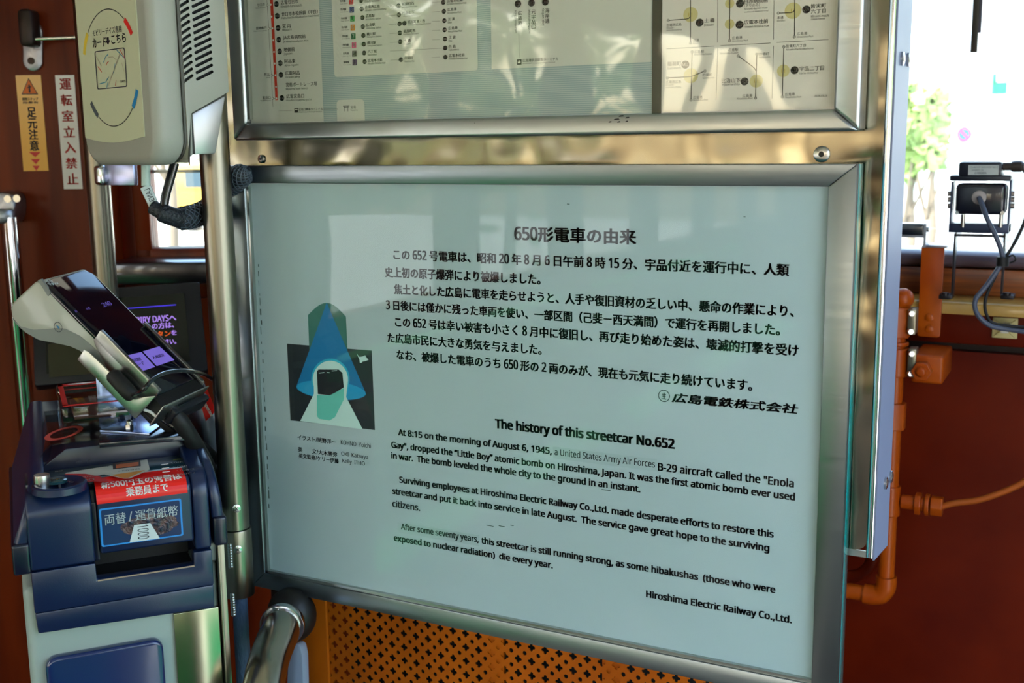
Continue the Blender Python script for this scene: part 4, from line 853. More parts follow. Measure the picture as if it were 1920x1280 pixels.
def arcp(cx, cz, r, a0, a1, n=8): return [(cx+r*math.cos(math.radians(a0+(a1-a0)*k/n)), cz+r*math.sin(math.radians(a0+(a1-a0)*k/n))) for k in range(n+1)]
prof(-.192, -.1265, [(-.007, .005)]+arcp(.017, .062, .024, 180, 95)+[(.075, .0888), (.075, .005)], 'coin_tower', navy)
prof(-.121, -.0215, [(-.0075, .013)]+arcp(.0065, .072, .014, 180, 100)+[(.079, .0885), (.079, .013)], 'note_housing', navy)
prof(-.0205, -.0025, [(-.005, .001)]+arcp(.025, .062, .03, 180, 95)+[(.10, .105), (.10, .001)], 'right_pillar', navy)
prof(-.1268, -.1212, [(.0, .004), (.0, .07), (.012, .082), (.07, .086), (.07, .004)], 'divider_groove', navy_d, .001)
# side rails with lower cuffs
for a0, a1 in ((-.207, -.191), (.001, .014)):
    prof(a0, a1, [(-.002, .034)]+arcp(.045, .050, .047, 180, 100)+[(.33, .122), (.33, .03), (.0, .03)], 'side_rail', navy, .0055)
    prof(a0-.002 if a0 < -.1 else a0, a1 if a0 < -.1 else a1+.002, [(-.006, .002), (-.006, .036), (.33, .036), (.33, .002)], 'rail_cuff', navy_d, .003)
# note slot
bm = B(); add_box(bm, (-.127, .046, -.018), (-.022, .049, .016)); add_box(bm, (-.1262, .009, -.0184), (-.0232, .046, -.0166)); part('slot_shade_lining', bm, mat('note_slot_shade', (4, 4, 6), .5), fm, M=FB)  # black back and floor sheets put the slot's shade into colour
bm = B(); add_box(bm, (-.126, -.0062, -.0175), (-.023, -.0056, -.016)); part('slot_lip', bm, mat('lip_tan', (150, 130, 110), .4), fm, M=FB)
# large blue framed sticker
YS = -.0079
def fq(bm, pts, Y): bm.faces.new([bm.verts.new((x, Y, z)) for x, z in pts])
bm = B(); add_prism(bm, rr_pts(-.1195, -.033, .0215, .0645, .002, .002, 3), XZ, YS-.0006, YS+.001); part('note_sticker', bm, mat('sticker_cyan', (40, 130, 205), .35, coat=.6), fm, M=FB, smooth=False)
bm = B(); add_prism(bm, rr_pts(-.1175, -.035, .0232, .0628, .0015, .0015, 3), XZ, YS-.0009, YS-.0005); part('sticker_field', bm, mat('sticker_navy', (18, 44, 84), .3, coat=.6), fm, M=FB, smooth=False)
bm = B(); rnd = random.Random(3)
pts = []
for k in range(30):
    a = k/30*2*math.pi; pts.append((-.068+.030*math.cos(a)*(1+rnd.uniform(-.08, .08)), .0395+.0125*math.sin(a)*(1+rnd.uniform(-.15, .15))))
fq(bm, pts, YS-.0011); o = part('worn_foil', bm, mat('foil_copper', (110, 84, 84), .3, .7, bump=1, scale=160, col2=(40, 50, 70)), fm, M=FB, smooth=False)
bm = B(); add_text(bm, '両替 / 運賃紙幣', -.1145, -.0375, .0455, .058, lambda x, z: (x, YS-.0014, z), .008); part('sticker_lettering', bm, mat('print_pale', (186, 196, 198), .5), fm, M=FB, smooth=False)
bm = B(); fq(bm, [(-.0905, .0225), (-.0585, .0225), (-.0675, .0415), (-.0845, .0415)], YS-.0014); part('note_symbol', bm, mat('print_pale', (186, 196, 198), .5), fm, M=FB, smooth=False)
bm = B(); add_text(bm, '1000', -.0815, -.0695, .0245, .0405, lambda x, z: (x, YS-.0017, z), .0, rot=1); part('note_number', bm, ink, fm, M=FB, smooth=False)
# red sticker wrapped over the front edge
def slope(b_): return .0863+(b_-.004)*.078
redm = mat('sticker_bright_red', (222, 22, 16), .35, coat=.4)
bm = B(); prf = [(-.0081, .070), (-.0081, .0735)]+[(.0065+.0147*math.cos(math.radians(a)), .072+.0147*math.sin(math.radians(a))) for a in (180, 165, 150, 135, 120, 105, 97)]+[(.02, .0880), (.031, .0889)]
for (b0, z0), (b1, z1) in zip(prf, prf[1:]): bm.faces.new([bm.verts.new(v) for v in ((-.121, b0, z0), (-.0255, b0, z0), (-.0255, b1, z1), (-.121, b1, z1))])
part('red_sticker', bm, redm, fm, M=FB)
def on_prof(x, s):   # s: distance along the wrapped sticker from its lower edge
    for (b0, z0), (b1, z1) in zip(prf, prf[1:]):
        L_ = math.hypot(b1-b0, z1-z0)
        if s <= L_ or (b1, z1) == prf[-1]:
            f = s/L_; nx_ = Vector((0, -(z1-z0), (b1-b0))).normalized()*.0004
            return (x, b0+(b1-b0)*f+nx_.y, z0+(z1-z0)*f+nx_.z)
        s -= L_
bm = B(); add_text(bm, '新500円玉の両替は', -.1145, -.030, .0195, .034, on_prof, .02); add_text(bm, '乗務員まで', -.090, -.046, .0075, .0175, on_prof, .02)
part('red_sticker_lettering', bm, mat('print_white', (232, 228, 224), .5), fm, M=FB, smooth=False)
# top labels on the slope behind
TP = lambda x, b_: (x, b_, .0925+(b_-.035)*.0+.0004)
def tq(nm, pts, c, lift=0):
    bm = B(); bm.faces.new([bm.verts.new((x, y, .0909+lift)) for x, y in pts]); return part(nm, bm, mat('fare_'+nm, c, .4, coat=.4), fm, M=FB, smooth=False)
tp = B(); add_box(tp, (-.19, .030, .080), (-.004, .081, .0905)); part('label_deck', tp, mat('deck_green', (16, 46, 58), .3, coat=.5), fm, M=FB, bev=.001)
def tl(px, py): p = loc(px, py, FB, 2, .0909); return (p.x, p.y)
tq('white_label', [tl(123, 903), tl(123, 886), tl(276, 861), tl(281, 880), tl(243, 897), tl(232, 897), tl(195, 889)], (196, 196, 184))
tq('red_arc_label', [tl(123, 903), tl(122, 888), tl(160, 888), tl(185, 892), tl(204, 901), tl(190, 903)], (190, 30, 26), .0002)
tq('display_window', [tl(211, 868), tl(263, 862), tl(264, 874), tl(212, 880)], (40, 20, 10), .0002)
tq('amber_digits', [tl(217, 871), tl(260, 866), tl(260, 873), tl(218, 878)], (190, 90, 20), .0003)
tq('orange_arrow', [tl(210, 890), tl(273, 881), tl(240, 896), tl(228, 896)], (214, 140, 40), .0002)
bm = B()
def ttext(s, a, b, dpth, c='w', bold=.01, z=.0914):
    A = tl(*a); C = tl(*b); y = (A[1]+C[1])/2; add_text(bm, s, A[0], C[0], y-dpth/2, y+dpth/2, lambda x, w: (x, w, z), bold)
ttext('1000円', (320, 869), (359, 864), .006); ttext('500円', (325, 877), (361, 871), .006); ttext('100円', (331, 884), (363, 879), .006); ttext('50円', (337, 890), (365, 886), .006)
for k in range(4):
    A = tl(309+k*1.3, 870+k*7); add_box(bm, (A[0]-.004, A[1]-.0008, .0908), (A[0]+.004, A[1]+.0008, .0911))
part('tick_marks', bm, mat('print_white', (232, 228, 224), .5), fm, M=FB, smooth=False); bm = B()
ttext('確認', (103, 885), (118, 882), .005); ttext('両替 EXCHANGE', (130, 892), (190, 897), .006); part('exchange_lettering', bm, mat('print_white', (232, 228, 224), .5), fm, M=FB, smooth=False); bm = B(); ttext('5000', (128, 900), (178, 903), .008)
part('deck_lettering', bm, mat('print_white', (232, 228, 224), .5), fm, M=FB, smooth=False)
bm = B(); ttext('故障係札停止中', (325, 863), (376, 856), .005); part('yellow_lettering', bm, mat('print_yellow', (200, 200, 60), .5), fm, M=FB, smooth=False)
bm = B(); ttext('DAYS 専用', (150, 880), (222, 872), .004); ttext('カードにチャージする方は', (222, 884), (262, 879), .006); part('label_lettering', bm, ink, fm, M=FB, smooth=False)
# coin dish and metal knob
cc = loc(112, 912, FB, 2, .090); cc = Vector((cc.x, cc.y, .0885))
bm = B(); prd = [(.0, .0006), (.010, .0012), (.018, .0030), (.0235, .0062), (.026, .0068), (.028, .0050), (.0285, -.002)]
rings = []
for r_, z_ in prd[1:]: rings.append([bm.verts.new((cc.x+r_*math.cos(2*math.pi*k/32), cc.y+r_*math.sin(2*math.pi*k/32), cc.z+z_)) for k in range(32)])
c0 = bm.verts.new((cc.x, cc.y, cc.z+prd[0][1]))
for k in range(32): bm.faces.new((c0, rings[0][k], rings[0][(k+1) % 32]))
for a, b in zip(rings, rings[1:]):
    for k in range(32): bm.faces.new((a[k], b[k], b[(k+1) % 32], a[(k+1) % 32]))
part('coin_dish', bm, navy, fm, M=FB)
bm = B(); add_box(bm, (cc.x-.0012, cc.y-.012, cc.z+.002), (cc.x+.0012, cc.y+.010, cc.z+.0034)); part('coin_slot', bm, blackp, fm, M=FB)
kq = loc(79, 903, FB, 2, .096); bm = B(); add_disc(bm, (kq.x, kq.y, .090), (0, 0, 1), .0085, .014, 24, .008); part('knob', bm, screwm, fm, M=FB)
kq = loc(106, 897, FB, 2, .096); bm = B(); add_disc(bm, (kq.x, kq.y, .092), (0, 0, 1), .011, .004, 24, .0085); part('round_button', bm, mat('button_teal', (24, 60, 66), .2, coat=1), fm, M=FB)
# raised deck that carries the terminal, with sloped left corner
bm = B(); add_prism(bm, [(-.180, .088), (-.145, .1135), (-.008, .1135), (-.008, .086)], XZ, .080, .33); part('raised_deck', bm, navy_d, fm, M=FB, bev=.0012)
for px, py in ((148, 867), (169, 866)):
    p = fl(px, py, .0795); bm = B(); add_disc(bm, (p.x, .080, p.z), (0, -1, 0), .003, .001, 14); part('deck_screw', bm, navy_d, fm, M=FB)
# clear cover with red ellipse mark
bm = B(); add_prism(bm, [(-.178, .092), (-.160, .1145), (-.10, .1145), (-.10, .116), (-.161, .116), (-.180, .093)], XZ, .10, .30); part('clear_cover', bm, acryl, fm, M=FB, smooth=False)
A = loc(120, 812, FB, 2, .1165); bm = B()
for k in range(24):
    q = [2*math.pi*k/24, 2*math.pi*(k+1)/24]; R2 = lambda r, a: (A.x+r*math.cos(a)*.022+r*math.sin(a)*.004, A.y+r*math.sin(a)*.030+r*math.cos(a)*.012, .1168)
    bm.faces.new([bm.verts.new(R2(1, q[0])), bm.verts.new(R2(1, q[1])), bm.verts.new(R2(.72, q[1])), bm.verts.new(R2(.72, q[0]))])
part('red_ellipse_mark', bm, mat('mark_red', (210, 70, 56), .4), fm, M=FB, smooth=False)
# red framed clear coin hopper at the back
hx0, hy0 = -.135, .235
H = [loc(*p, FB, 2, .150) for p in ((112, 722), (107, 765), (215, 753), (215, 712))]
bx0 = (H[0].x+H[1].x)/2; by0 = (H[1].y+H[2].y)/2; bx1 = H[2].x+.02; by1 = (H[0].y+H[3].y)/2
bm = B(); add_box(bm, (bx0, by0, .112), (bx1, by1, .150)); part('coin_hopper', bm, acryl, fm, M=FB, bev=.003)
bm = B(); w_ = .006
for a in [((bx0+.002, by0+.002), (bx1, by0+.002+w_)), ((bx0+.002, by0), (bx0+.002+w_, by1)), ((bx0+.002, by1-w_*2.2), (bx1, by1))]: add_box(bm, (a[0][0], a[0][1], .1502), (a[1][0], a[1][1], .1508))
part('hopper_red_border', bm, redm, fm, M=FB)
bm = B(); add_box(bm, (bx0+.014, by0+.014, .13), (bx1-.004, by1-.02, .134)); part('hopper_tray', bm, mat('tray_brown', (84, 50, 42), .35, .3), fm, M=FB, bev=.001)
bm = B(); 
for k in range(2):
    r_ = .0165; cx_ = bx0+.030+k*.036; bm.faces.new([bm.verts.new((cx_+r_*math.cos(a*math.pi/10), by1-w_*1.1+.0045*math.sin(a*math.pi/10), .1511)) for a in range(20)])
part('hopper_label_oval', bm, mat('print_white', (232, 228, 224), .5), fm, M=FB, smooth=False)
# hopper on the right with red label, rounded clear lid
A = loc(376, 745, FB, 1, .27)
bm = B(); q = [fl(*p, .16) for p in ((366, 735), (384, 716), (416, 800), (424, 900), (392, 868))]; add_prism(bm, [(p.x, p.z) for p in q], XZ, .16, .30); part('right_hood', bm, mat('hood_grey', (140, 148, 164), .3, .4), fm, M=FB, bev=.006, seg=3)
bm = B(); q = [fl(*p, .158) for p in ((372, 742), (389, 730), (405, 770), (386, 790))]; bm.faces.new([bm.verts.new((p.x, .1585, p.z)) for p in q]); part('red_side_label', bm, redm, fm, M=FB, smooth=False)
bm = B(); add_text(bm, 'Inspector', 0, 1, 0, 1, lambda x, z: tuple((lambda P_, Q_, S_: (P_.x+(Q_.x-P_.x)*z+(S_.x-P_.x)*x, .158, P_.z+(Q_.z-P_.z)*z+(S_.z-P_.z)*x))(fl(378, 752, .158), fl(384, 747, .158), fl(394, 783, .158))), .02); part('red_side_lettering', bm, mat('print_white', (232, 228, 224), .5), fm, M=FB, smooth=False)
# cabinet front: blue rounded panel and stainless plate
z1 = -.098; bm = B(); add_prism(bm, rr_pts(-.186, -.062, -.34, z1, .01, .012, 5), XZ, -.004, .01); part('door_panel', bm, mat('navy_door', (16, 34, 80), .25, coat=.6, crough=.1), fm, M=FB, bev=.004, seg=3)
bm = B(); add_prism(bm, [(-.049, -.42), (.0015, -.42), (.0025, -.074), (-.048, -.0735)], XZ, .003, .0095); part('steel_plate', bm, mat('plate_olive', (150, 150, 128), .2, 1, bump=.05), fm, M=FB, bev=.0008)
# welded bracket plate between machine and pole
p0 = loc(407, 1022, FB, 1, -.001); p1 = loc(424, 1021, FB, 1, .02)
bm = B(); add_box(bm, (.0045, -.002, -.9), (.0065, .030, .0035)); add_box(bm, (.0065, .024, -.9), (.016, .026, .0035)); part('bracket_plate', bm, tubem, fm, M=FB, bev=.0006)
wld = mat('weld_bead', (190, 196, 196), .25, 1)
for (y0, y1) in ((1022, 1062), (1115, 1152)):
    bm = B()
    for k in range(9):
        f = k/8; c = dep(430.5+(y0-1022)*.055+f*2.4, y0+(y1-y0)*f, 1.368); r = bmesh.ops.create_uvsphere(bm, u_segments=10, v_segments=6, radius=.0031); bmesh.ops.transform(bm, matrix=Matrix.Translation(c) @ Matrix.Diagonal((1.1, .9, .85, 1)), verts=r['verts'])
    part('weld_bead', bm, wld, fm)

# ================================================================== PAYMENT TERMINAL in its cradle
TMr = Euler((-.824, -.077, 1.684)).to_matrix(); TM = Matrix.Translation(CP+Vector((-1.02, .96, -.212))) @ TMr.to_4x4()
def tml(px, py, v, ax=0): return loc(px, py, TM, ax, v)
hw = .0395; hh = .095
t = thing('payment_terminal', 'handheld payment terminal with glossy black screen tilted in a metal cradle', 'payment terminal', tuple(TM @ Vector((0, .03, -hh))))
side_px = [(77.7, 522.7), (66, 527), (43.7, 547.8), (24, 566), (18.6, 578), (20.8, 594), (32.8, 611), (48, 624), (72, 637.5), (105, 644), (131, 649.5), (151, 658), (172, 676), (215, 715), (262, 760), (290, 735), (177, 630)]
sp_ = [tml(*p, -hw) for p in side_px]
bm = B(); add_prism(bm, [(max(p.y, .0015), p.z) for p in sp_], YZ, -hw, hw); part('casing', bm, mat('terminal_beige', (160, 162, 150), .38, coat=.2), t, M=TM, bev=.005, seg=3)
low = [tml(*p, -hw-.0006) for p in ((22, 597), (38, 612), (62, 618), (85, 617), (104, 615), (122, 616), (150, 630), (172, 648), (196, 672), (180, 684), (170, 675), (150, 657.5), (131, 649), (105, 643.5), (72, 637), (48, 623.5), (33, 610.5))]
bm = B(); add_prism(bm, [(p.y, p.z) for p in low], YZ, -hw-.0007, hw+.0007); part('lower_shell', bm, mat('terminal_grey', (118, 122, 118), .42), t, M=TM, bev=.0005, smooth=False)
bm = B(); pw = [tml(*p, -hw-.0008) for p in ((71, 525), (77, 523), (95, 548), (90, 555))]; add_prism(bm, [(p.y, p.z) for p in pw], YZ, -hw-.001, -hw+.002); part('side_grille', bm, mat('terminal_dark', (110, 112, 110), .4), t, M=TM, smooth=False)
bm = B(); add_prism(bm, rr_pts(-hw, hw, -hh, hh, .006, .014, 6), XZ, -.0012, .003)
scr = mat('screen_glass', (5, 6, 20), .05, ior=1.62); part('screen', bm, scr, t, M=TM, bev=.0009, ang=60)
def sq(nm, pts, c, em=None, Y=-.0014):
    bm = B(); bm.faces.new([bm.verts.new((p.x, Y, p.z)) for p in [tml(*q, Y, 1) for q in pts]]); return part(nm, bm, mat('scr_'+nm, c, .15, emit=em, coat=1, crough=.02), t, M=TM, smooth=False)
sq('left_button', [(239, 666), (265, 659.5), (291, 687.5), (265, 696)], (120, 100, 190), ((128, 106, 205), .22)); sq('right_button', [(267.5, 658.5), (299, 649), (327, 674.5), (294, 686)], (120, 100, 190), ((128, 106, 205), .22))
bm = B()
def sctext(s, p0, p1, p2, bold=.01):
    a, b, c = [tml(*q, -.0017, 1) for q in (p0, p1, p2)]   # p0 bottom-left, p1 bottom-right, p2 top-left
    add_text(bm, s, 0, 1, 0, 1, lambda x, z: (a.x+(b.x-a.x)*x+(c.x-a.x)*z, -.0017, a.z+(b.z-a.z)*x+(c.z-a.z)*z), bold)
sctext('係員選択', (250, 679), (266, 675), (246, 673)); sctext('モード', (256, 688), (272, 683), (252, 682)); sctext('人数設定', (288, 673), (310, 667), (284, 668))
part('button_lettering', bm, ink, t, M=TM, smooth=False)
bm = B(); sctext('240', (196, 575), (211, 571), (189, 568)); part('screen_digits', bm, mat('digit_violet', (70, 60, 120), .4, emit=((110, 90, 190), .25)), t, M=TM, smooth=False); bm = B(); sctext('大人', (142, 586), (146, 585), (139, 581)); sctext('小児', (163, 581), (170, 579), (160, 577)); part('screen_digits', bm, mat('digit_violet', (70, 60, 120), .4, emit=((110, 90, 190), .25)), t, M=TM, smooth=False)
c = tml(94, 529, -.0016, 1)
bm = B()
for r0_, r1_ in ((.0016, .0021), (.0029, .0035), (.0042, .0048)):
    for k in range(16):
        if r0_ > .002 and k % 8 in (3, 7): continue
        a, b = 2*math.pi*k/16, 2*math.pi*(k+1)/16; bm.faces.new([bm.verts.new((c.x+r*math.cos(q), -.0016, c.z+r*math.sin(q))) for r, q in ((r0_, a), (r1_, a), (r1_, b), (r0_, b))])
sctext('PAX', (101, 534), (111, 532.5), (98, 530.5)); part('maker_mark', bm, mat('print_pale', (186, 196, 198), .5), t, M=TM, smooth=False)
bm = B(); cc_ = tml(109, 613, -hw-.0012)
for k in range(20):
    a, b = 2*math.pi*k/20, 2*math.pi*(k+.7)/20
    bm.faces.new([bm.verts.new((-hw-.0013, cc_.y+r*math.cos(q), cc_.z+r*math.sin(q))) for r, q in ((.0052, a), (.0062, a), (.0062, b), (.0052, b))])
part('round_emblem', bm, ink, t, M=TM, smooth=False)
bm = B(); bm.faces.new([bm.verts.new((-hw-.0013, cc_.y+y, cc_.z+z)) for y, z in ((0, .004), (.0014, .0), (.001, -.002), (-.001, -.002), (-.0014, 0))]); part('emblem_drop', bm, mat('drop_blue', (50, 110, 150), .4), t, M=TM, smooth=False)

cr = thing('terminal_cradle', 'bent brushed metal cradle holding the payment terminal above the fare machine', 'stand', tuple(FB @ Vector((-.07, .17, .112))))
crm = mat('cradle_metal', (186, 188, 184), .26, 1, rough2=.36, scale=30)
xw = -hw-.004
def wallp(px_pts, x0, x1, nm, bev_=.0012):
    b = B(); P = [tml(*q, x0) for q in px_pts]; add_prism(b, [(p.y, p.z) for p in P], YZ, x0, x1); return part(nm, b, crm, cr, M=TM, bev=bev_, seg=2)
wallp([(186, 622), (194, 624), (297, 734), (293, 742), (262, 745), (222, 712), (205, 700), (178, 648), (175, 637)], xw, xw+.0025, 'upper_side_wall')
wallp([(157, 655), (165, 659), (204, 697), (246, 740), (262, 745), (292, 742), (253, 786), (176, 706), (144, 674)], xw-.006, xw-.0035, 'lower_side_wall')
p = tml(186, 622, xw); q = tml(297, 734, xw)
bm = B(); add_box(bm, (xw, min(p.y, q.y)-.0015, q.z), (xw+.005, max(min(p.y, q.y)+.001, -.001), p.z)); part('front_lip', bm, crm, cr, M=TM, bev=.0005)
xr2 = hw+.0035; a = tml(276, 603, xr2, 0); b_ = tml(374, 700, xr2, 0)
bm = B(); add_box(bm, (xr2-.0022, -.004, b_.z-.012), (xr2, .03, a.z)); part('right_side_wall', bm, crm, cr, M=TM, bev=.0006)
bm = B(); add_box(bm, (xr2-.005, -.0045, b_.z-.01), (xr2, -.0028, a.z)); part('right_lip', bm, crm, cr, M=TM, bev=.0005)
zlow = -hh-.016
bm = B(); add_box(bm, (xw, -.004, zlow-.002), (xr2, .03, zlow)); part('bottom_lip', bm, crm, cr, M=TM, bev=.0008)
bm = B(); add_box(bm, (xw+.003, .024, zlow), (xr2, .03, .0)); part('back_plate', bm, mat('holder_black', (14, 16, 24), .4), cr, M=TM, bev=.001)
bm = B(); add_box(bm, (xw+.004, .0005, zlow), (xr2-.003, .024, -hh)); part('foam_pad', bm, rubber, cr, M=TM)
bm = B(); add_box(bm, (xw+.02, .006, zlow-.012), (xr2, .028, zlow-.0025)); part('connector_block', bm, mat('holder_black', (14, 16, 24), .4), cr, M=TM, bev=.003)
bs_ = .165
pst = [fl(*p, bs_) for p in ((179, 702), (187, 806), (250, 788), (256, 778), (252, 740), (196, 690))]
bm = B(); add_prism(bm, [(p.x, p.z) for p in pst], XZ, bs_, bs_+.0025); part('stem_plate', bm, mat('stem_blue_steel', (140, 158, 200), .22, 1), cr, M=FB, bev=.0006)
q = [loc(*p, FB, 2, .120) for p in ((187, 807), (280, 813), (302, 797), (268, 778), (250, 778))]
bm = B(); add_prism(bm, [(p.x, p.y) for p in q], XY, .118, .1205); part('base_plate', bm, mat('stem_blue_steel', (140, 158, 200), .22, 1), cr, M=FB, bev=.0006)
q = [loc(*p, FB, 2, .117) for p in ((186, 832), (186, 800), (262, 775), (352, 780), (346, 818))]
bm = B(); add_prism(bm, [(p.x, p.y) for p in q], XY, .112, .1178); part('rubber_pad', bm, mat('pad_dark', (12, 22, 34), .25, coat=.5), cr, M=FB, bev=.0006)
p = loc(243, 803, FB, 2, .1206); bm = B(); add_disc(bm, (p.x, p.y, .1206), (0, 0, 1), .0052, .005, 6); o = part('nut', bm, screwm, cr, M=FB, smooth=False)
bm = B(); add_disc(bm, (p.x, p.y, .1256), (0, 0, 1), .0036, .006, 16, .0015); part('cap_nut_dome', bm, screwm, cr, M=FB)

# cables of the terminal
t = thing('terminal_cable', 'black plug and bundled black cables running from the terminal down behind the pole', 'cable', tuple(TM @ Vector((xw-.01, .01, -.09))))
bm = B(); P0 = tml(212, 703, xw-.010); P1 = tml(247, 741, xw-.010)
dirv = (P1-P0); add_tube(bm, [P0-dirv*.12, P0, P0+dirv*.7, P1, P1+dirv*.1], [.0060, .0088, .0092, .0086, .006], 16); part('plug', bm, rubber, t, M=TM, bev=0)
D2 = 1.27
bm = B(); add_tube(bm, smooth_path([TM @ P1, dep(268, 731, D2-.04), dep(285, 712, D2-.03), dep(310, 699, D2), dep(345, 695, D2+.03), dep(378, 700, D2+.08), dep(405, 715, D2+.14), dep(430, 730, D2+.2)], 6), .0024, 12); part('thin_cable', bm, mat('shiny_black', (10, 10, 16), .2, coat=.6), t)
bm = B(); add_tube(bm, smooth_path([dep(290, 748, 1.33), dep(320, 765, 1.32), dep(345, 800, 1.33), dep(372, 845, 1.36), dep(395, 890, 1.42), dep(412, 960, 1.48)], 6), [.008]*10+[.010]*21, 16); part('cable_bundle', bm, rubber, t)
bm = B(); add_tube(bm, smooth_path([dep(284, 760, 1.35), dep(310, 790, 1.35), dep(335, 808, 1.36), dep(365, 830, 1.38), dep(400, 860, 1.45)], 6), .009, 12); part('second_cable', bm, rubber, t)
bm = B(); add_tube(bm, smooth_path([dep(300, 780, 1.34), dep(345, 815, 1.335), dep(388, 880, 1.39), dep(402, 930, 1.46)], 6), .0045, 12); part('third_cable', bm, mat('shiny_black', (10, 10, 16), .2, coat=.6), t)
bm = B(); add_tube(bm, smooth_path([dep(270, 768, 1.30), dep(282, 772, 1.30), dep(293, 781, 1.30)], 4), .0018, 8); part('cable_tie', bm, mat('tie_white', (200, 200, 195), .4), t)

# ================================================================== FARE DISPLAY behind the terminal
DMr = Euler((-.58, -.026, .767)).to_matrix(); DM = Matrix.Translation(CP+Vector((-1.392, 1.31, -.29))) @ DMr.to_4x4()
def dl(px, py, v=0): return loc(px, py, DM, 1, v)
t = thing('fare_display', 'dark framed display screen behind the payment terminal', 'display', tuple(DM @ Vector((0, .03, -.09))))
bm = B(); add_prism(bm, rr_pts(-.130, .130, -.08, .08, .003, .003, 2), XZ, 0, .022); part('bezel', bm, mat('display_bezel', (8, 10, 20), .4), t, M=DM, bev=.003)
bm = B(); add_box(bm, (-.112, -.0008, -.062), (.104, .001, .060)); part('screen', bm, mat('display_glass', (14, 15, 14), .12), t, M=DM, smooth=False)
bm = B(); 
def dtext(s, a, b, hpx, bold=.02):
    A = dl(*a, -.001); C = dl(*b, -.001); h = hpx*1.83/FPX; z = (A.z+C.z)/2; add_text(bm, s, A.x, C.x, z-h/2, z+h/2, lambda x, zz: (x, -.0011, zz), bold)
dtext('MOBIRY DAYSへ', (234, 603), (330, 594), 13); dtext('の方は、', (285, 612), (326, 608), 13); dtext('を', (321, 624), (331, 623), 10); dtext('押してください。', (262, 645), (330, 639), 12)
part('lavender_lettering', bm, mat('disp_lav', (150, 120, 190), .4, emit=((170, 135, 220), .4)), t, M=DM, smooth=False)
bm = B(); dtext('ボタン', (280, 628), (320, 624), 11); part('orange_lettering', bm, mat('disp_or', (190, 90, 30), .4, emit=((200, 90, 30), .4)), t, M=DM, smooth=False)
A = dl(232, 579); C = dl(330, 572); bm = B(); add_box(bm, (A.x, -.0012, (A.z+C.z)/2-.0009), (C.x, -.001, (A.z+C.z)/2+.0009)); part('blue_rule', bm, mat('disp_blue', (60, 50, 180), .4, emit=((70, 50, 220), .4)), t, M=DM, smooth=False)
A = dl(90, 650); C = dl(180, 700); bm = B(); add_box(bm, (A.x, -.0011, C.z), (C.x+.03, -.0009, A.z+.004)); part('olive_field', bm, mat('disp_olive', (44, 42, 24), .3), t, M=DM, smooth=False)
bm = B(); add_box(bm, (-.1, .0, -.098), (.09, .04, -.081)); part('lower_case', bm, mat('display_bezel', (8, 10, 20), .4), t, M=DM, bev=.003)
bm = B(); add_prism(bm, [(-.05, .02), (.05, .02), (.06, .06), (-.06, .06)], XY, -.16, .02); part('support_arm', bm, blackp, t, M=DM)
pb = DM @ Vector((0, .05, -.15)); bm = B(); add_tube(bm, [pb, (pb.x, pb.y, 0)], .02, 16); part('stand_tube', bm, blackp, t)

# ================================================================== LOWER MIDDLE: perforated orange panel, curved rail
PZ = 1.235
def hole(k, star, p):
    o = []
    for i in range(16):
        a = 2*math.pi*i/16
        if star: r = p*(.165+.125*abs(math.cos(2*a))**.8)
        else: r = p*.155
        o.append((r*math.cos(a), r*math.sin(a)))
    return o
pit = .0196
c0 = onY(440+1000/3.69, 1060+343/3.69, PZ)
x_left = onY(608, 1180, PZ).x; x_right = -.33
bm = B(); cache = {}
def V(x, z):
    k = (round(x, 5), round(z, 5))
    if k not in cache: cache[k] = bm.verts.new((x, PZ, z))
    return cache[k]
nx0 = -int((c0.x-x_left)/pit)-1; 
for j in range(-16, 3):
    for i in range(nx0, 40):
        for st in (0, 1):
            cx = c0.x+(i+(0 if st == 0 else .5))*pit; cz = c0.z+(j+(0 if st == 0 else .5))*pit
            if cx < x_left+pit*.3 or cx > x_right: continue
            h_ = pit/2; corners = [(h_, 0), (0, h_), (-h_, 0), (0, -h_)]; ring = []
            for q in range(4):
                a, b = corners[q], corners[(q+1) % 4]
                for s in range(4): ring.append((a[0]+(b[0]-a[0])*s/4, a[1]+(b[1]-a[1])*s/4))
            hp = hole(0, st == 0, pit); O_ = [V(cx+u, cz+w) for u, w in ring]; I_ = [bm.verts.new((cx+u, PZ, cz+w)) for u, w in hp]
            for k in range(16):
                try: bm.faces.new((O_[k], O_[(k+1) % 16], I_[(k+1) % 16], I_[k]))
                except ValueError: pass
ex = bmesh.ops.extrude_face_region(bm, geom=list(bm.faces)); bmesh.ops.translate(bm, vec=(0, .0015, 0), verts=[v for v in ex['geom'] if isinstance(v, bmesh.types.BMVert)])
pf = thing('perforated_panel', 'orange painted metal panel punched with stars and round holes below the history board', 'panel', ((x_left+x_right)/2, PZ, .5))
part('punched_sheet', bm, orange_p, pf, smooth=False)
xa = onY(563, 1200, PZ).x
bm = B(); add_box(bm, (xa-.004, PZ-.004, .35), (x_left+pit*.35, PZ+.012, 1.12)); part('left_stile', bm, orange_p, pf, bev=.002)
for px in (930, 1145):
    a = onY(px-15, 1230, PZ+.004).x; bm = B(); add_box(bm, (a, PZ+.0025, .35), (a+.024, PZ+.008, 1.12)); part('backing_rib', bm, orange_p, pf)
bm = B(); add_box(bm, (xa, PZ+.12, .35), (x_right, PZ+.13, 1.3)); part('shade_back', bm, mat('void_shade', (10, 10, 12), .8), pf)  # dark sheet standing in for the unlit space behind the holes
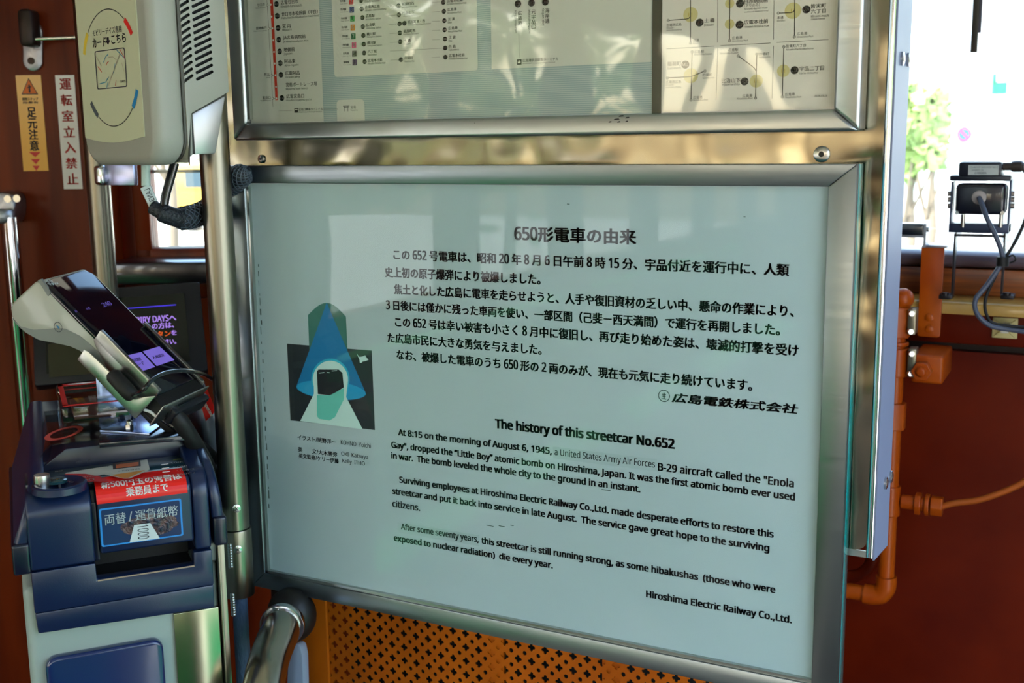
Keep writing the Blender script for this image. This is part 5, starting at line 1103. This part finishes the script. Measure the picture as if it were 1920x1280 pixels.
# driver's seat behind the panel
t = thing('driver_seat', 'dark blue driver seat glimpsed through the punched holes', 'seat', (-.45, 1.62, 0))
sm = mat('seat_blue', (24, 44, 96), .7)
bm = B(); add_box(bm, (-.65, 1.45, .42), (-.25, 1.80, .52)); part('cushion', bm, sm, t, bev=.03)
bm = B(); add_tube(bm, [(-.45, 1.62, 0), (-.45, 1.62, .42)], .04, 16); part('pedestal', bm, blackp, t)
# curved chrome rail with black joint
t = thing('curved_handrail', 'thick bent chrome tube ending in a black joint under the history board', 'handrail', tuple(dep(500, 1300, 1.30)))
P = smooth_path([dep(527, 1176, 1.40), dep(524, 1186, 1.385), dep(516, 1205, 1.365), dep(506, 1232, 1.345), dep(496, 1275, 1.315), dep(488, 1340, 1.29), dep(484, 1500, 1.26)], 8)
bm = B(); add_tube(bm, P, .0238, 40); part('tube', bm, mat('bright_tube', (170, 164, 152), .2, 1), t)
bm = B(); A = dep(530, 1170, 1.41); C = dep(527, 1178, 1.40); ax = (C-A).normalized(); add_tube(bm, [A-ax*.004, A+ax*.006], .0275, 36); part('flange_ring', bm, polish, t, bev=.001)
bm = B(); c = dep(547, 1152, 1.455); r = bmesh.ops.create_uvsphere(bm, u_segments=28, v_segments=16, radius=.0315)
bmesh.ops.transform(bm, matrix=Matrix.Translation(c) @ Matrix.Diagonal((1.05, .9, 1.12, 1)), verts=r['verts'])
add_tube(bm, [dep(545, 1150, 1.50), dep(540, 1070, 1.56)], .024, 24); part('black_joint', bm, mat('joint_black', (16, 14, 14), .5, bump=.5, scale=50), t)
bm = B(); c = dep(519, 1143, 1.40); add_box(bm, (c.x-.0055, c.y-.004, c.z-.004), (c.x+.0055, c.y+.004, c.z+.004)); part('locating_key', bm, screwm, t, bev=.001)
zf = dep(550, 1260, 1.3)
t = thing('seat_side_plate', 'pale grey rounded plate beside the chrome rail at the bottom edge', 'panel', (zf.x, zf.y, .4))
q = [onY(*p, 1.19) for p in ((536, 1300), (540, 1225), (546, 1212), (556, 1206), (563, 1212), (567, 1232), (569, 1300), (569, 1700), (530, 1700))]
bm = B(); add_prism(bm, [(p.x, p.z) for p in q], XZ, 1.19, 1.205); part('plate', bm, mat('pale_plate', (150, 160, 185), .4), t, bev=.003)

# ================================================================== RIGHT SIDE: camera, brackets, pipes (near the end wall)
def ey(px, py, Y): return onY(px, py, Y)
YC = 1.93
ct = thing('surveillance_camera', 'black box camera in a metal yoke facing out of the right window', 'camera', tuple(ey(1838, 555, YC)))
a = ey(1795, 343, YC); b = ey(1887, 402, YC)
bm = B(); add_box(bm, (a.x, YC-.02, b.z), (b.x, YC+.05, a.z)); part('housing', bm, mat('camera_black', (14, 18, 34), .3, coat=.5), ct, bev=.007, seg=3)
c = ey(1836, 370, YC-.021); bm = B(); add_disc(bm, c, (0, -1, 0), .0105, .005, 24, .008); part('cable_gland', bm, mat('gland_grey', (160, 152, 150), .4), ct)
for px in (1794, 1880):
    c = ey(px, 399, YC-.02); bm = B(); add_disc(bm, c, (0, -1, 0), .003, .002, 12); part('corner_screw', bm, screwm, ct)
ym = mat('yoke_metal', (160, 150, 146), .4, .8)
y0 = ey(1786, 340, YC+.01); y1 = ey(1893, 435, YC+.01)
bm = B(); add_box(bm, (y0.x, YC-.008, y1.z), (y0.x+.003, YC+.03, y0.z)); add_box(bm, (y1.x-.003, YC-.008, y1.z), (y1.x, YC+.03, y0.z+.004))
add_box(bm, (y0.x, YC-.012, y1.z-.001), (y1.x, YC+.03, ey(1840, 419, YC).z)); part('yoke', bm, mat('yoke_dark', (46, 54, 78), .4, .5), ct, bev=.001)
for px, sgn in ((1786, -1), (1893, 1)):
    for py in (363, 374, 386):
        c = ey(px, py, YC); bm = B(); add_disc(bm, c, (sgn, 0, 0), .0042, .007, 14); part('knob', bm, ym, ct)
for px in (1805, 1876):
    c = ey(px, 426, YC-.013); bm = B(); add_disc(bm, (c.x, YC-.013, c.z), (0, 0, 1), .0035, .02, 10); part('bolt', bm, screwm, ct)
a = ey(1783, 328, YC); b = ey(1897, 339, YC)
bm = B(); add_box(bm, (a.x, YC-.015, b.z), (b.x, YC+.04, a.z)); part('top_flange', bm, mat('camera_dark', (30, 34, 46), .35, .2), ct, bev=.002)
a = ey(1800, 303, YC); b = ey(1880, 330, YC)
bm = B(); add_box(bm, (a.x, YC-.018, b.z), (b.x, YC+.045, a.z)); part('junction_box', bm, mat('camera_dark', (30, 34, 46), .35, .2), ct, bev=.004)
a = ey(1816, 309.5, YC-.0185); b = ey(1872, 328, YC-.0185)
bm = B(); add_box(bm, (a.x, YC-.0190, b.z), (b.x, YC-.0181, a.z)); part('label_plate', bm, mat('label_grey', (176, 184, 184), .4), ct)
bm = B(); h_ = a.z-b.z; w_ = b.x-a.x; lf = lambda x, z: (x, YC-.0193, z)
add_text(bm, 'CS-401CP-SUS-HSM NO.1', a.x+.05*w_, b.x-.04*w_, a.z-.30*h_, a.z-.12*h_, lf); add_text(bm, '141W021-24', a.x+.1*w_, a.x+.5*w_, a.z-.6*h_, a.z-.42*h_, lf); add_text(bm, 'C-PRISION', a.x+.22*w_, a.x+.6*w_, a.z-.9*h_, a.z-.7*h_, lf, .02)
part('label_lettering', bm, mat('label_ink', (60, 66, 70), .5), ct, smooth=False)
bm = B(); A = ey(1881, 312, YC); add_tube(bm, [A, A+Vector((.012, 0, 0))], .006, 14); add_tube(bm, [A+Vector((.012, 0, 0)), A+Vector((.016, 0, 0)), A+Vector((.026, 0, 0)), A+Vector((.030, 0, 0))], [.0075, .0085, .0085, .005], 14); part('side_gland', bm, mat('gland_brown', (52, 44, 40), .4), ct)
# two-leg stand of the camera
for px0, px1, nm in ((1791, 1779, 'leg'), (1884, 1893, 'leg')):
    a = ey(px0, 437, YC-.004); b = ey(px1 if nm == 'leg' else px0, 556, YC-.03)
    xx = a.x if px0 < 1800 else a.x
    bm = B(); add_box(bm, (xx-.001, YC-.01, b.z), (xx+.0018, YC+.012, a.z)); part('leg', bm, mat('leg_dark', (34, 30, 34), .4, .5), ct)
    xf = xx-.018 if px0 < 1800 else xx+.0
    bm = B(); add_box(bm, (xf, YC-.02, b.z-.006), (xf+.02, YC+.012, b.z+.001)); part('foot', bm, mat('leg_dark', (34, 30, 34), .4, .5), ct, bev=.002)
    bm = B(); add_disc(bm, (xf+.01, YC-.022, b.z+.001), (0, 0, 1), .0055, .004, 12); part('foot_bolt', bm, mat('leg_dark', (34, 30, 34), .4, .5), ct)
a = ey(1790, 441, YC); b = ey(1886, 436, YC); bm = B(); add_box(bm, (a.x, YC-.01, a.z-.001), (b.x, YC+.012, a.z+.002)); part('cross_bar', bm, mat('leg_dark', (34, 30, 34), .4, .5), ct)
ck = thing('camera_cable', 'grey and black camera cables looping down to the cream clip plate', 'cable', tuple(ey(1880, 480, YC-.03)))
gcab = mat('cable_blue_grey', (70, 78, 98), .4)
bm = B(); add_tube(bm, smooth_path([ey(1836, 371, YC-.028), ey(1843, 388, YC-.045), ey(1852, 412, YC-.05), ey(1868, 445, YC-.045), ey(1880, 480, YC-.04), ey(1876, 497, YC-.04), ey(1850, 535, YC-.045), ey(1829, 562, YC-.05), ey(1832, 588, YC-.055), ey(1856, 610, YC-.055), ey(1895, 618, YC-.05), ey(1960, 626, YC-.05)], 6), .0038, 12); part('grey_cable', bm, gcab, ck)
bm = B(); add_tube(bm, smooth_path([ey(1911, 314, YC), ey(1925, 330, YC), ey(1925, 400, YC-.02), ey(1905, 450, YC-.03), ey(1882, 488, YC-.035), ey(1865, 520, YC-.04), ey(1848, 560, YC-.045), ey(1850, 590, YC-.05), ey(1870, 608, YC-.05), ey(1960, 616, YC-.045)], 6), .0025, 10); part('black_cable', bm, rubber, ck)
bm = B(); c = ey(1880, 490, YC-.038); add_tube(bm, [c+Vector((0, 0, .007)), c-Vector((0, 0, .007))], .009, 12); add_tube(bm, smooth_path([c+Vector((.006, 0, .006)), c+Vector((.014, 0, .010)), c+Vector((.018, 0, .003)), c+Vector((.010, 0, -.002))], 4), .0014, 8); part('cable_tie', bm, rubber, ck)
a = ey(1862, 594, YE-.001); b = ey(1907, 635, YE-.001)
t = thing('cable_mount', 'square cream adhesive cable mount on the red-brown panel', 'cable mount', ((a.x+b.x)/2, YE, b.z))
bm = B(); add_box(bm, (a.x, YE-.004, b.z), (b.x, YE, a.z)); part('base_plate', bm, mat('mount_cream', (196, 186, 130), .5), t, bev=.001)
bm = B()
for s1, s2 in ((0, 0), (1, 0), (0, 1), (1, 1)):
    u = a.x if not s1 else b.x; w = a.z if not s2 else b.z; cx_, cz_ = (a.x+b.x)/2, (a.z+b.z)/2
    add_tube(bm, [Vector((u+(cx_-u)*.15, YE-.005, w+(cz_-w)*.15)), Vector((u+(cx_-u)*.7, YE-.005, w+(cz_-w)*.7))], .0012, 6)
part('raised_rib', bm, mat('mount_cream', (196, 186, 130), .5), t)
c = ey(1883, 620, YE-.06); bm = B(); add_box(bm, (c.x-.006, YE-.055, c.z-.005), (c.x+.006, YE-.004, c.z+.005)); part('clip', bm, mat('clip_white', (200, 200, 190), .4), t, bev=.0015)
# orange strap and small box
t = thing('orange_strap', 'flat orange painted metal strap screwed below the window ledge', 'strap', tuple(ey(1744, 630, 1.93)))
YS2 = 1.945
a = ey(1728, 462, YS2); b = ey(1762, 633, YS2)
bm = B(); add_prism(bm, rr_pts(a.x, b.x, b.z, a.z, .004, .001, 3), XZ, YS2, YS2+.006); part('strap_plate', bm, orange, t, bev=.001)
bm = B(); add_box(bm, (a.x+.001, YS2-.004, a.z-.001), (b.x+.004, YS2+.045, a.z+.003)); part('top_fold', bm, mat('zinc', (150, 150, 160), .35, .8), t, bev=.001)
for py in (595, 617):
    c = ey(1743, py, YS2); bm = B(); add_disc(bm, c, (0, -1, 0), .0062, .004, 16, .004); part('screw', bm, orange, t)
t = thing('small_sensor_box', 'small dark boxed sensor on a bracket above the orange strap', 'sensor', tuple(ey(1715, 445, 1.95)))
a = ey(1690, 418, 1.95); b = ey(1733, 440, 1.95)
bm = B(); add_box(bm, (a.x-.03, 1.94, b.z), (b.x, 1.975, a.z)); part('box', bm, mat('camera_black', (14, 18, 34), .3), t, bev=.002)
bm = B(); add_box(bm, (a.x-.03, 1.938, b.z-.004), (b.x, 1.975, b.z)); add_box(bm, (b.x, 1.94, b.z-.02), (b.x+.004, 1.975, a.z)); part('bracket', bm, mat('zinc', (150, 150, 160), .35, .8), t)
bm = B(); c = ey(1735, 430, 1.95); add_disc(bm, c, (1, 0, 0), .004, .006, 10); part('knob', bm, screwm, t)
# wiper arm hanging at the top
t = thing('hanging_blade', 'dark flat blade hanging from the top of the right window', 'blade', tuple(ey(1828, 98, 1.99)))
a = ey(1822, -60, 1.99); b = ey(1832, 98, 1.99); bm = B(); add_box(bm, (b.x-.0095, 1.985, b.z), (b.x+.0, 1.995, 2.3)); part('blade', bm, mat('blade_brown', (44, 38, 28), .5), t, bev=.001)
bm = B(); add_box(bm, (b.x, 1.987, b.z+.03), (b.x+.004, 1.993, 2.3)); part('rubber_edge', bm, mat('blade_grey', (70, 70, 84), .5), t)

# orange pipework
YPp = 1.86
pt = thing('orange_pipework', 'orange painted pipes with unions and elbow beside the partition edge', 'pipe', tuple(ey(1662, 1130, YPp)))
px_x = ey(1663, 1050, YPp).x; zel = ey(1660, 1112, YPp).z; rp_ = .0127
bm = B(); add_tube(bm, [(px_x, YPp, zel+.025), (px_x, YPp, ey(1690, 555, YPp).z)], rp_, 24); part('riser', bm, orange, pt)
bm = B(); add_tube(bm, smooth_path([(px_x, YPp, zel+.030), (px_x, YPp, zel+.012), (px_x-.008, YPp, zel-.002), (px_x-.022, YPp, zel-.006), (px_x-.034, YPp, zel-.006)], 5), .0165, 24); part('elbow', bm, orange, pt)
bm = B(); add_tube(bm, [(px_x-.03, YPp, zel-.006), (px_x-.25, YPp, zel-.006)], rp_, 24); part('lower_run', bm, orange, pt)
for y0_, y1_, r_ in ((575, 632, .021), (640, 648, .018), (652, 705, .019), (755, 805, .0205), (912, 968, .0165)):
    za, zb2 = ey(1690, y0_, YPp).z, ey(1690, y1_, YPp).z; bm = B(); add_tube(bm, [(px_x, YPp, zb2), (px_x, YPp, za)], r_, 6 if r_ > .02 else 24); part('union', bm, orange, pt, bev=.002, ang=20)
bm = B(); c = ey(1695, 560, YPp); r = bmesh.ops.create_uvsphere(bm, u_segments=18, v_segments=12, radius=.017); bmesh.ops.transform(bm, matrix=Matrix.Translation((px_x+.006, YPp, c.z)), verts=r['verts']); part('dome_cap', bm, orange, pt)
for y0_, y1_ in ((578, 627), (652, 706)):
    a = ey(1704, y0_, YPp-.01); b = ey(1717, y1_, YPp-.01); bm = B(); add_box(bm, (a.x, YPp-.018, b.z), (b.x, YPp+.01, a.z)); o = part('flange', bm, mat('flange_metal', (150, 140, 120), .35, .8), pt, bev=.002)
    for f in (.15, .85):
        z = a.z+(b.z-a.z)*f; b2 = B(); add_disc(b2, (a.x+.004, YPp-.018, z), (.5, -1, 0), .0045, .007, 6); subpart('hex_bolt', b2, screwm, o, smooth=False)
a = ey(1712, 662, YPp); b = ey(1769, 719, YPp)
bm = B(); add_box(bm, (a.x, YPp-.012, b.z), (b.x, YPp+.1, a.z)); o = part('valve_body', bm, orange, pt, bev=.005, seg=3)
c = ey(1727, 697, YPp-.03); bm = B(); add_tube(bm, [c+Vector((0, .03, 0)), c], .0155, 6); add_tube(bm, [c+Vector((0, .002, 0)), c-Vector((0, .003, 0)), c-Vector((0, .006, 0))], [.0085, .0085, .005], 20); subpart('valve_nut', bm, orange, o, bev=.001, ang=20)
zt_ = ey(1740, 946, YPp).z
for x0_, x1_, r_, n_ in ((1690, 1716, .0115, 20), (1716, 1727, .0185, 6), (1727, 1735, .0115, 20), (1735, 1743, .0175, 20), (1746, 1768, .0165, 6)):
    a = ey(x0_, 946, YPp).x; b = ey(x1_, 946, YPp).x; bm = B(); add_tube(bm, [(a, YPp, zt_), (b, YPp, zt_)], r_, n_); part('fitting', bm, orange, pt, bev=.001, ang=20)
bm = B(); add_tube(bm, smooth_path([(ey(1766, 946, YPp).x, YPp, zt_), ey(1790, 943, YPp), ey(1830, 938, YPp), ey(1870, 926, YPp), ey(1910, 909, YPp), ey(1960, 880, YPp), ey(2040, 840, YPp)], 6), .0052, 12); part('copper_tube', bm, mat('copper_painted', (170, 84, 26), .35, .2, coat=.3), pt)
bm = B(); add_tube(bm, smooth_path([ey(1560, 1078, 1.93), ey(1600, 1080, 1.93), ey(1625, 1068, 1.93), ey(1638, 1040, 1.93), ey(1640, 980, 1.93)], 6), .011, 16); part('rear_pipe', bm, wood_r, pt)
